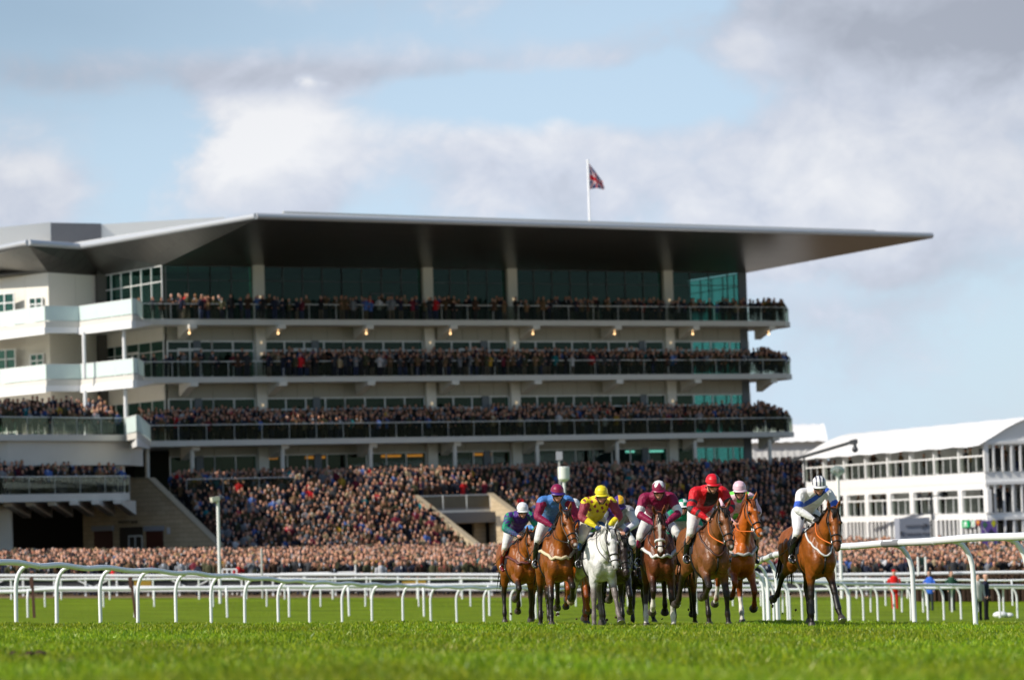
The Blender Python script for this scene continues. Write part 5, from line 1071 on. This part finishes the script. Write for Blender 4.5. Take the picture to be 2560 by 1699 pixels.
    for s in (-1, 1):
        strap('strap', [H(.0, -.08, s * .10), H(.16, -.01, s * .12), H(.36, .02, s * .10), H(.47, .035, s * .08)], .010, tackm, br)
        strap('strap', [H(-.01, -.05, s * .10), H(.06, .06, s * .13), H(.14, .16, s * .05)], .009, tackm, br)
        m = MB(); c_ = H(.485, .04, s * .072); m.tube([c_ + h * .028 * math.cos(t) + jw * .028 * math.sin(t) for t in [k * math.pi / 6 for k in range(13)]], .006, 6); m.build('bit_ring', mat('bit_steel', (.6, .6, .62), .25, metal=.9), br, True)
        hand = L3(s * .09, .70, 1.70); c_ = H(.50, .05, s * .08); md = (hand + c_) / 2 + Vector((s * .10, 0, -.05)); m = MB(); m.tube(smooth_path([c_, md, hand], .08), .008, 6); m.build('rein', rein or tackm, br, True)
    # saddle, cloth, girth
    for nm, f0, f1, z, r, mm in (('saddle_cloth', -.28, .34, 1.18, .012, mat('saddle_cloth', (.03, .03, .05), .7)), ('saddle', -.2, .28, 1.38, .024, tackm)):
        V_ = []; nn = 14; kk = 8
        for a in range(nn + 1):
            t = math.pi * a / nn
            for b in range(kk + 1):
                f = f0 + (f1 - f0) * b / kk; p = L3(math.cos(t) * .5, f, 1.25 + .6 * math.sin(t) if math.sin(t) > .1 else z); q = bv.find_nearest(L3(math.cos(t) * .32, f, z + (1.56 - z) * math.sin(t) ** .5)); V_.append(q[0] + q[1] * r)
        F_ = [(a * (kk + 1) + b, a * (kk + 1) + b + 1, (a + 1) * (kk + 1) + b + 1, (a + 1) * (kk + 1) + b) for a in range(nn) for b in range(kk)]
        m = MB(); m.v = [tuple(v) for v in V_]; m.f = F_; m.c = [(1, 1, 1)] * len(V_); ob = m.build(nm, mm, root, True); so_ = ob.modifiers.new('s', 'SOLIDIFY'); so_.thickness = .012
    strap('girth', [L3(-.3, .24, 1.3), L3(-.3, .24, 1.0), L3(0, .24, .8), L3(.3, .24, 1.0), L3(.3, .24, 1.3)], .022, tackm)
    if breast:
        kind, mm = breast
        if kind == 'band': bp_ = strap('breast_girth', [L3(-.32, .30, 1.32), L3(-.30, .55, 1.30), L3(-.18, .85, 1.22), L3(0, .98, 1.18), L3(.18, .85, 1.22), L3(.30, .55, 1.30), L3(.32, .30, 1.32)], .026, mm, off=.012)
        else:
            bp_ = strap('breastplate', [L3(-.12, .34, 1.66), L3(-.24, .62, 1.45), L3(-.10, .86, 1.20), L3(0, .92, 1.13), L3(.10, .86, 1.20), L3(.24, .62, 1.45), L3(.12, .34, 1.66)], .016, mm, off=.010); strap('strap', [L3(0, .92, 1.13), L3(0, .88, .98), L3(0, .70, .84)], .016, tackm, bp_)
    zmin = min(min(v.co.z for v in body.data.vertices), min((j[3] + (j[3] - j[2]).normalized() * .09).z for j in J)) + .035
    root.location = (X, D, g(X, D) - zmin * scale + zadd); root.scale = (scale,) * 3; root.rotation_euler = (0, R(roll), R(yaw)); root['_z'] = zmin
    tag(root, label, 'horse', group); del root['_z']; return root
def make_jockey(horse, label, capc, capf, torsof, sleevef, legc=(.62, .62, .60), bootc=None, dz=0.0, df=0.0, turn=0, nod=12, hands=None, whip=True, leanx=0.0, collar=None, bootm_=None, glove=None):
    root = empty('jockey', horse.location, 0); root.rotation_euler = horse.rotation_euler; root.scale = horse.scale; tag(root, label, 'person', 'jockeys riding in the race')
    def A(s, f, z): k = max(0, (z - 1.5)) / .8; return L3(s + leanx * k, f + df * k, z + (dz + .05) * k)
    # torso and sleeves
    def arm(s):
        sh, el, wr = A(s * .215, .40, 2.06), A(s * .310, .52, 1.84), L3(s * .105, .68, 1.70); return sh, el, wr
    o = Org(); o.loft([(A(0, -.17, 1.80), .14, .12), (A(0, .02, 1.92), .175, .14), (A(0, .20, 2.0), .205, .155), (A(0, .34, 2.05), .215, .14), (A(0, .44, 2.10), .14, .09), (A(0, .49, 2.13), .07, .06)], 20)
    for s in (-1, 1): sh, el, wr = arm(s); o.loft([(A(s * .13, .37, 2.07), .09, .09), (sh, .086, .088), (sh.lerp(el, .55), .074, .080), (el, .066, .070), (el.lerp(wr, .5), .056, .056), (wr, .034, .034)], 14)
    def cf(co):
        c = np.zeros((len(co), 3)); q = co.copy(); q[:, 1] *= -1; c[:] = torsof(q)
        for s in (-1, 1):
            sh, el, wr = arm(s); d1 = dseg(co, sh + (el - sh) * .12, el); d2 = dseg(co, el, wr); m = (np.minimum(d1, d2) < .085) & (q[:, 0] * s > .13 * (q[:, 2] > 1.98)); 
            L1 = (el - sh).length; L2 = (wr - el).length; a = np.array(sh); u1 = np.array(el - sh) / L1; u2 = np.array(wr - el) / L2; t = np.where(d1 < d2, np.clip((co - a) @ u1, 0, L1), L1 + np.clip((co - np.array(el)) @ u2, 0, L2)) / (L1 + L2); c[m] = sleevef(t, q)[m]
        return c
    jk = o.mesh('jacket', silkm, .0105, 3, cf, root)
    # breeches
    o = Org(); 
    for s in (-1, 1): hp, kn, sh_ = A(s * .09, -.18, 1.78), L3(s * .285, .36, 1.53), L3(s * .30, .22, 1.34); o.loft([(A(s * .06, -.22, 1.80), .11, .12), (hp, .12, .13), (hp.lerp(kn, .5), .095, .10), (kn, .068, .072), (kn.lerp(sh_, .6), .058, .06)], 16)
    o.mesh('breeches', breechm, .011, 3, lambda co: np.tile(np.array(legc), (len(co), 1)), root)
    for s in (-1, 1):
        o = Org(); o.loft([(L3(s * .288, .33, 1.46), .060, .064), (L3(s * .30, .20, 1.32), .060, .062), (L3(s * .31, .10, 1.19), .046, .048), (L3(s * .315, .06, 1.12), .042, .048)], 12); o.loft([(L3(s * .315, .02, 1.085), .036, .034), (L3(s * .32, .14, 1.07), .040, .036), (L3(s * .325, .24, 1.05), .034, .028)], 12); o.mesh('boot', bootm_ or bootm, .010, 2, None, root)
        m = MB(); m.tube([L3(s * .32 + .055 * math.cos(t), .15, 1.10 + .065 * math.sin(t)) for t in [k * math.pi / 6 for k in range(13)]], .008, 6); m.build('stirrup', MATS['bit_steel'], root, True); m = MB(); m.tube([L3(s * .32, .15, 1.16), L3(s * .29, .10, 1.46)], .012, 6); m.build('stirrup_strap', tackm, root)
    # head and neck, hands
    C = A(0, .66, 2.165); tR = Matrix.Rotation(R(turn), 3, 'Z') @ Matrix.Rotation(R(nod), 3, 'X')
    Hh = lambda s, f, z: C + tR @ Vector((s, -f, z))
    o = Org(); o.loft([(A(0, .44, 2.10), .055, .055), (Hh(0, -.04, -.07), .055, .06)], 12); o.loft([(Hh(0, .0, .085), .06, .07), (Hh(0, .0, .05), .076, .094), (Hh(0, .01, .0), .078, .098), (Hh(0, .018, -.05), .066, .080), (Hh(0, .035, -.095), .042, .052), (Hh(0, .045, -.118), .026, .030)], 14, lat=tR @ Vector((1, 0, 0)), cap=.35)
    o.loft([(Hh(0, .10, .01), .010, .012), (Hh(0, .118, -.035), .017, .018)], 8); o.loft([(Hh(-.022, .098, -.072), .008, .008), (Hh(0, .104, -.072), .009, .009), (Hh(.022, .098, -.072), .008, .008)], 8)
    for s in (-1, 1): o.ball(Hh(s * .080, -.01, -.01), (.012, .02, .03)); o.ball(Hh(s * .035, .085, -.03), (.02, .015, .018))
    o.loft([(A(0, -.17, 1.80), .09, .08), (A(0, .10, 1.97), .11, .09), (A(0, .34, 2.05), .13, .08), (A(0, .46, 2.11), .06, .06)], 12)   # the body under the silks
    for s in (-1, 1):
        sh, el, wr = arm(s); o.loft([(A(s * .08, .36, 2.06), .05, .05), (sh, .05, .05), (el, .038, .038), (wr, .026, .026)], 10)
        o.loft([(A(s * .05, -.16, 1.80), .07, .07), (L3(s * .285, .36, 1.53), .05, .05), (L3(s * .305, .14, 1.25), .038, .038), (L3(s * .318, .06, 1.10), .028, .03), (L3(s * .325, .20, 1.06), .025, .02)], 10)
    gl = glove; sk = np.array(SKIN[0]) * .95; fb = MB()
    for s in (-1, 1):
        w = L3(s * .105, .68, 1.70); hc_ = L3(s * .085, .735, 1.68); o.loft([(w, .030, .030), (w.lerp(hc_, .6), .036, .026), (hc_, .042, .030)], 10)
        for q in range(4):
            a = hc_ + Vector((s * (.030 - .020 * q), -.015, .012)); k = (1, 1.08, 1.0, .85)[q]; fb.tube([a, a + Vector((-s * .002, -.026 * k, -.004)), a + Vector((-s * .004, -.030 * k, -.030 * k)), a + Vector((-s * .004, -.008, -.040 * k))], [.0105, .010, .0095, .008], 7)
        a = hc_ + Vector((-s * .030, .008, .010)); fb.tube([a, a + Vector((-s * .014, -.020, .010)), a + Vector((-s * .006, -.042, .006))], [.012, .0105, .009], 7)
    def sc_(co):
        c = np.tile(sk, (len(co), 1)); paint(c, co, Hh(-.025, .11, -.072), Hh(.025, .11, -.072), .011, (.42, .13, .11), .008)
        for s in (-1, 1): paint(c, co, Hh(s * .04, .09, -.04), Hh(s * .045, .08, -.05), .02, sk * np.array([1.05, .85, .82]), .03)
        if gl is not None: m = co[:, 2] < 1.80; c[m] = gl
        return c
    o.mesh('body', skinm, .0075, 2, sc_, root, fb)
    # helmet with peak, goggles, chin strap
    o = Org(); o.loft([(Hh(0, -.012, .155), .040, .046), (Hh(0, -.012, .138), .074, .086), (Hh(0, -.010, .092), .102, .118), (Hh(0, -.008, .035), .109, .128)], 22, lat=tR @ Vector((1, 0, 0)), cap=.25)
    hv = o.mesh('helmet', helmm, .009, 2, lambda co: capf(((co - np.array(C)) @ np.array(tR)) * np.array([1, -1, 1])), root)
    m = MB(); V_ = []
    for r0, z_ in ((.110, .040), (.142, .020)):
        for k in range(11): t = R(-62 + 124 * k / 10); V_.append(Hh(math.sin(t) * r0 * .98, math.cos(t) * r0 * (1.16 if r0 < .15 else 1.04), z_))
    V_ += [v + (tR @ Vector((0, 0, -.008))) for v in V_]; F_ = [(k, k + 1, 12 + k, 11 + k) for k in range(10)] + [(33 + k, 34 + k, 23 + k, 22 + k) for k in range(10)] + [(11 + k, 12 + k, 34 + k, 33 + k) for k in range(10)]
    m.add(V_, F_); m.c = [capc] * len(m.v); m.build('peak', helmm, hv, True)
    m = MB(); m.tube([Hh(math.sin(t) * .092, math.cos(t) * .108 + .006, .004) for t in [R(-100 + 200 * k / 16) for k in range(17)]], [.012] * 3 + [.024, .028, .03, .028, .022, .018, .022, .028, .03, .028, .024] + [.012] * 3, 8, flat=1.0); m.build('goggles', gogm, root, True)
    m = MB(); m.tube([Hh(-.085, .02, .02), Hh(-.072, .05, -.06), Hh(-.02, .075, -.125), Hh(.02, .075, -.125), Hh(.072, .05, -.06), Hh(.085, .02, .02)], .009, 6); m.build('chin_strap', tackm, root, True)
    if collar is not None: m = MB(); m.tube([A(.062 * math.cos(t), .475 + .05 * math.sin(t), 2.125 + .01 * math.sin(t)) for t in [k * math.pi / 6 for k in range(13)]], .02, 8, c=collar); m.build('collar', silkm, root, True)
    if whip:
        w = empty('riding_whip', root.location); w.rotation_euler = root.rotation_euler; w.scale = root.scale; nm_ = label.split(' in ', 1)[1].split(' and ')[0].split(' with ')[0]; tag(w, 'thin black riding whip held by the jockey in ' + nm_, 'whip', 'riding whips'); s = -1; a = L3(s * .085, .75, 1.68); m = MB(); m.tube([a + Vector((.02, 0, .06)), a, L3(s * .30, .42, 1.42), L3(s * .44, .1, 1.20)], [.009, .009, .007, .005], 6); m.build('shaft', tackm, w); m = MB(); m.bar(L3(s * .44, .1, 1.20), L3(s * .47, .02, 1.16), .03, .01); m.build('flap', tackm, w)
    return root
def flat(c): c = np.array(c); return lambda q: np.tile(c, (len(q), 1))
def sflat(c): c = np.array(c); return lambda t, q: np.tile(c, (len(q), 1))
def where(mask, a, b): return np.where(mask[:, None], np.array(a), np.array(b))
WH = (.72, .72, .72); MAR = (.22, .006, .05); RED = (.62, .008, .018); BLU = (.03, .10, .52); DBL = (.02, .04, .30); YEL = (.75, .62, .02); CLA = (.24, .03, .05); PUR = (.06, .02, .20); GRN = (.01, .25, .13); LIM = (.15, .65, .08); PNK = (.72, .48, .55); LBL = (.06, .19, .50); NAV = (.02, .02, .07); BLK_ = (.012, .012, .014)
def place(xh, D, yaw): return at(xh, 1500, D).x - .62 * math.sin(R(yaw))
# gallop leg sets: right fore, left fore, right hind, left hind (right = left side of the picture)
G1 = (((4, 2, 8), 2), ((26, 20, 42), 4), ((-62, -38, -70), 4), ((-30, 8, -10), 3))
G2 = (((56, -50, -85), 1), ((-14, -18, -20), 2), ((-18, 14, 10), 2), ((-48, -18, -50), 3))
G3 = (((-12, -16, -15), 1), ((55, -58, -90), 2), ((-40, -10, -40), 3), ((-15, 18, 15), 2))
G4 = (((24, 4, 25), 2), ((58, -52, -85), 4), ((-20, 12, 5), 2), ((-55, -30, -60), 3))
G5 = (((60, -50, -80), 2), ((34, -40, -70), 4), ((-58, -30, -60), 2), ((-22, 10, 0), 2))
cream_b = mat('cream_sheepskin', (.62, .52, .34), .8); white_b = mat('white_strap', (.62, .62, .62), .6); maroon_b = mat('maroon_strap', (.10, .02, .02), .6); grey_b = mat('grey_strap', (.38, .36, .34), .6)
FIELD = []
def pair(xh, D, yaw, hk, jk):
    h_ = make_horse(X=place(xh, D, yaw), D=D, yaw=yaw, **hk); j_ = make_jockey(h_, **jk); FIELD.append((h_, j_))
# 1 far left
def t_purple(q): k = np.sin(q[:, 0] * 42) * np.sin(q[:, 2] * 44 + q[:, 1] * 20); return where((k > .25) & (np.abs(q[:, 0]) > .13), GRN, PUR)
pair(1312, 60.5, 11, dict(label='small bay racehorse with dark legs at the left edge of the field', coat=BAY, neck=(1.12, 1.70, .04), head=(68, 6, 0), legs=G2, breast=('band', maroon_b), scale=1.0),
     dict(label='jockey in purple and green silks with a white cap', capc=WH, capf=flat(WH), torsof=t_purple, sleevef=lambda t, q: where(np.sin(t * 34 + q[:, 0] * 30) * np.sin(q[:, 0] * 50 + t * 20) > -.1, GRN, PUR), bootm_=mat('red_top_boot', (.16, .005, .01), .25), dz=-.06, nod=16))
# 2
pair(1399, 53.5, 7, dict(label='tall bay racehorse in a cream sheepskin breast girth, head raised', coat=BAY, neck=(1.08, 1.86, .06), head=(52, 14, 5), legs=G4, breast=('band', cream_b), marks=('snip',)),
     dict(label='jockey in blue silks with maroon sleeves and a maroon cap', capc=PUR, capf=lambda q: where(q[:, 2] < .05, PUR, MAR), torsof=flat(LBL), sleevef=sflat(MAR), turn=8, glove=np.array(BLK_)))
# 3 behind
pair(1441, 60, 0, dict(label='bay racehorse with a white blaze half hidden behind the second jockey', coat=CH, neck=(1.1, 1.72, -.04), head=(62, -4, 0), legs=G5, marks=('star', 'snip')),
     dict(label='jockey in royal blue silks with a pale blue and white cap', capc=WH, capf=lambda q: where(q[:, 0] < -.01, LBL, WH), torsof=flat(DBL), sleevef=lambda t, q: where((t > .62) & (t < .74), WH, DBL), turn=-25, dz=-.03, whip=False))
# pink and green behind the grey
pair(1487, 62, 0, dict(label='brown racehorse mostly hidden behind the grey', coat=BRN, neck=(1.05, 1.66, 0), head=(60, 0, 0), legs=G3),
     dict(label='jockey in pink and green silks almost hidden behind the yellow cap', capc=PNK, capf=flat(PNK), torsof=lambda q: where(q[:, 0] > -.16, LIM, PNK), sleevef=lambda t, q: where(t < .12, LIM, PNK), dz=-.12, leanx=-.06, whip=False))
# 4 grey
def t_yel(q): k = (np.sin(q[:, 0] * 60 + q[:, 2] * 40) > .2) & (np.sin(q[:, 2] * 55 - q[:, 0] * 40) > -.1) & (q[:, 2] > 1.93); return where(k, CLA, YEL)
pair(1508, 52.8, 9, dict(label='grey racehorse, almost white, with dark knees', coat=GREY, neck=(1.12, 1.60, .05), head=(66, 4, 0), legs=G1, scale=1.0, socks=((2, 1),)),
     dict(label='jockey in yellow silks with claret sleeves and a yellow cap', capc=YEL, capf=flat(YEL), torsof=t_yel, sleevef=lambda t, q: where(t > .66, YEL, CLA), legc=(.60, .56, .46), glove=np.array((.03, .10, .30)), nod=14))
# 5 dark behind
pair(1546, 58.5, 4, dict(label='nearly black racehorse hidden behind the grey', coat=BLK, neck=(1.10, 1.55, .05), head=(70, 4, 0), legs=G5),
     dict(label='jockey in grey and purple silks bending low behind the grey', capc=PUR, capf=lambda q: where((q[:, 2] > .10) & (np.abs(q[:, 0] - .03) < .05), (.75, .40, .02), PUR), torsof=lambda q: where(q[:, 0] < .04, PUR, (.30, .30, .33)), sleevef=lambda t, q: where(t > .8, NAV, (.62, .62, .66)), dz=-.02, leanx=.05, nod=42))
# 6 maroon
pair(1651, 52.3, 2, dict(label='dark bay racehorse with a broad white blaze and white noseband straps', coat=dict(c=(.13, .036, .012), pt=(.02, .010, .007), mane=(.012, .008, .006)), neck=(1.15, 1.80, -.05), head=(68, -3, 0), legs=(((46, -30, -60), 1), ((8, -6, 12), 2), ((-20, 12, 10), 2), ((-50, -20, -50), 2)), marks=('blaze',), socks=((0, .3), (1, .35), (2, .3)), breast=('band', white_b), noseband=white_b),
     dict(label='jockey in maroon silks with white armbands and a starred maroon cap', capc=MAR, capf=lambda q: where(q[:, 2] > .115 + .035 * np.cos(np.arctan2(q[:, 0], q[:, 1]) * 5), WH, MAR), torsof=flat(MAR), sleevef=lambda t, q: where((t > .30) & (t < .50), WH, MAR), nod=15, glove=np.array(MAR)))
# 7 green and white behind
pair(1711, 62, 0, dict(label='brown racehorse hidden behind the front rank on the right', coat=BRN, neck=(1.1, 1.62, 0), head=(62, 0, 0), legs=G2),
     dict(label='jockey in green and white silks with a quartered green and white cap', capc=WH, capf=lambda q: where((q[:, 0] > .0) ^ (q[:, 2] > .11), GRN, WH), torsof=lambda q: where(q[:, 2] < 2.02, (.5, .5, .5), GRN), sleevef=sflat(GRN), dz=.08, nod=4, whip=False))
# 8 red
def t_red(q): return where((np.abs(q[:, 0] - .04) < .10) & (q[:, 2] < 2.10) & (q[:, 1] > .25), BLK_, RED)
pair(1783, 50.2, 10, dict(label='light brown racehorse with a small star, under the red jockey', coat=BRN, neck=(1.15, 1.78, .02), head=(58, 6, 0), legs=(((52, -56, -88), 2), ((16, -8, 10), 3), ((-58, -30, -66), 3), ((-22, 12, 0), 2)), marks=('snip',), breast=('plate', mat('brown_leather', (.06, .02, .012), .5)), rein=orangem),
     dict(label='jockey in red silks with black hoops and a red and black cap', capc=RED, capf=lambda q: where(q[:, 0] > .03, (.03, .03, .035), RED), torsof=t_red, sleevef=lambda t, q: where((np.sin(t * 30 - 1.2) > .35) & (t > .22) & (t < .85), (.03, .03, .035), RED), nod=15, turn=4, collar=BLK_))
# 9 chestnut
pair(1850, 53.6, 5, dict(label='bright chestnut racehorse, head held high, with a white star', coat=CH, neck=(1.02, 1.98, .10), head=(52, 16, -4), legs=G5, marks=('star', 'snip'), socks=((2, .5), (3, .5)), breast=('band', grey_b), rein=orangem),
     dict(label='jockey in pale pink silks with green spots and a pink cap', capc=PNK, capf=flat(PNK), torsof=lambda q: where((np.sin(q[:, 0] * 26 + 1) * np.sin(q[:, 2] * 24 + 2.2) > .35), LIM, PNK), sleevef=lambda t, q: where(t < .10, LIM, PNK), nod=14))
# 10 leader
def t_lead(q): return where((np.abs((q[:, 0] * .75 - (q[:, 2] - 2.04))) < .05) & (q[:, 2] > 1.9), BLU, WH)
pair(2047, 50, 12, dict(label='leading bay racehorse out on its own beside the right running rail', coat=BAY, neck=(1.13, 1.80, .06), head=(64, -8, 0), legs=G1, marks=(), breast=('plate', white_b), boots=(0, 1), rein=orangem, scale=1.0),
     dict(label='jockey in white silks with a blue sash and a striped cap', capc=WH, capf=lambda q: where(np.sin(q[:, 0] * 110 + 1.2) > .25, NAV, WH), torsof=t_lead, sleevef=lambda t, q: where((t > .28) & (t < .46), BLU, WH), legc=(.70, .70, .72), nod=18, turn=-10, glove=np.array(BLK_)))
# riders glimpsed behind
pair(1350, 66, 0, dict(label='brown racehorse behind the gap between the two leftmost jockeys', coat=BRN, neck=(1.1, 1.62, 0), head=(62, 0, 0), legs=G3),
     dict(label='jockey in pale blue silks glimpsed between the two leftmost jockeys', capc=LBL, capf=flat(LBL), torsof=flat((.10, .28, .60)), sleevef=sflat((.10, .28, .60)), dz=-.16, whip=False))
pair(1600, 62, 3, dict(label='nearly black racehorse in the gap left of the maroon jockey', coat=BLK, neck=(1.1, 1.5, -.05), head=(66, 0, 0), legs=G1),
     dict(label='jockey in dark silks low behind the gap left of the maroon jockey', capc=NAV, capf=flat(NAV), torsof=flat((.03, .03, .06)), sleevef=sflat((.3, .3, .33)), dz=-.22, leanx=.05, whip=False))
# turf kicked up
for k in range(26):
    x, D = random.choice(((1300, 60), (1380, 55), (1480, 54), (1560, 57), (1650, 54), (1760, 52), (1850, 54), (1990, 51), (1930, 52))); p = at(x + random.uniform(-40, 40), 1540, D + random.uniform(-.5, 2)); m = MB(); r_ = random.uniform(.012, .035)
    m.ball((0, 0, 0), (r_, r_ * .8, r_ * .6), 6, 5); o_ = m.build('turf_clod', MATS['soil'], None, 'auto'); o_.location = (p.x, p.y, g(p.x, p.y) + abs(random.gauss(.15, .25)) + .03); o_.rotation_euler = (random.random() * 3, random.random() * 3, 0)
    tag(o_, 'small dark clod of turf kicked up around the galloping hooves', 'clod', 'clods of turf kicked up by the horses')
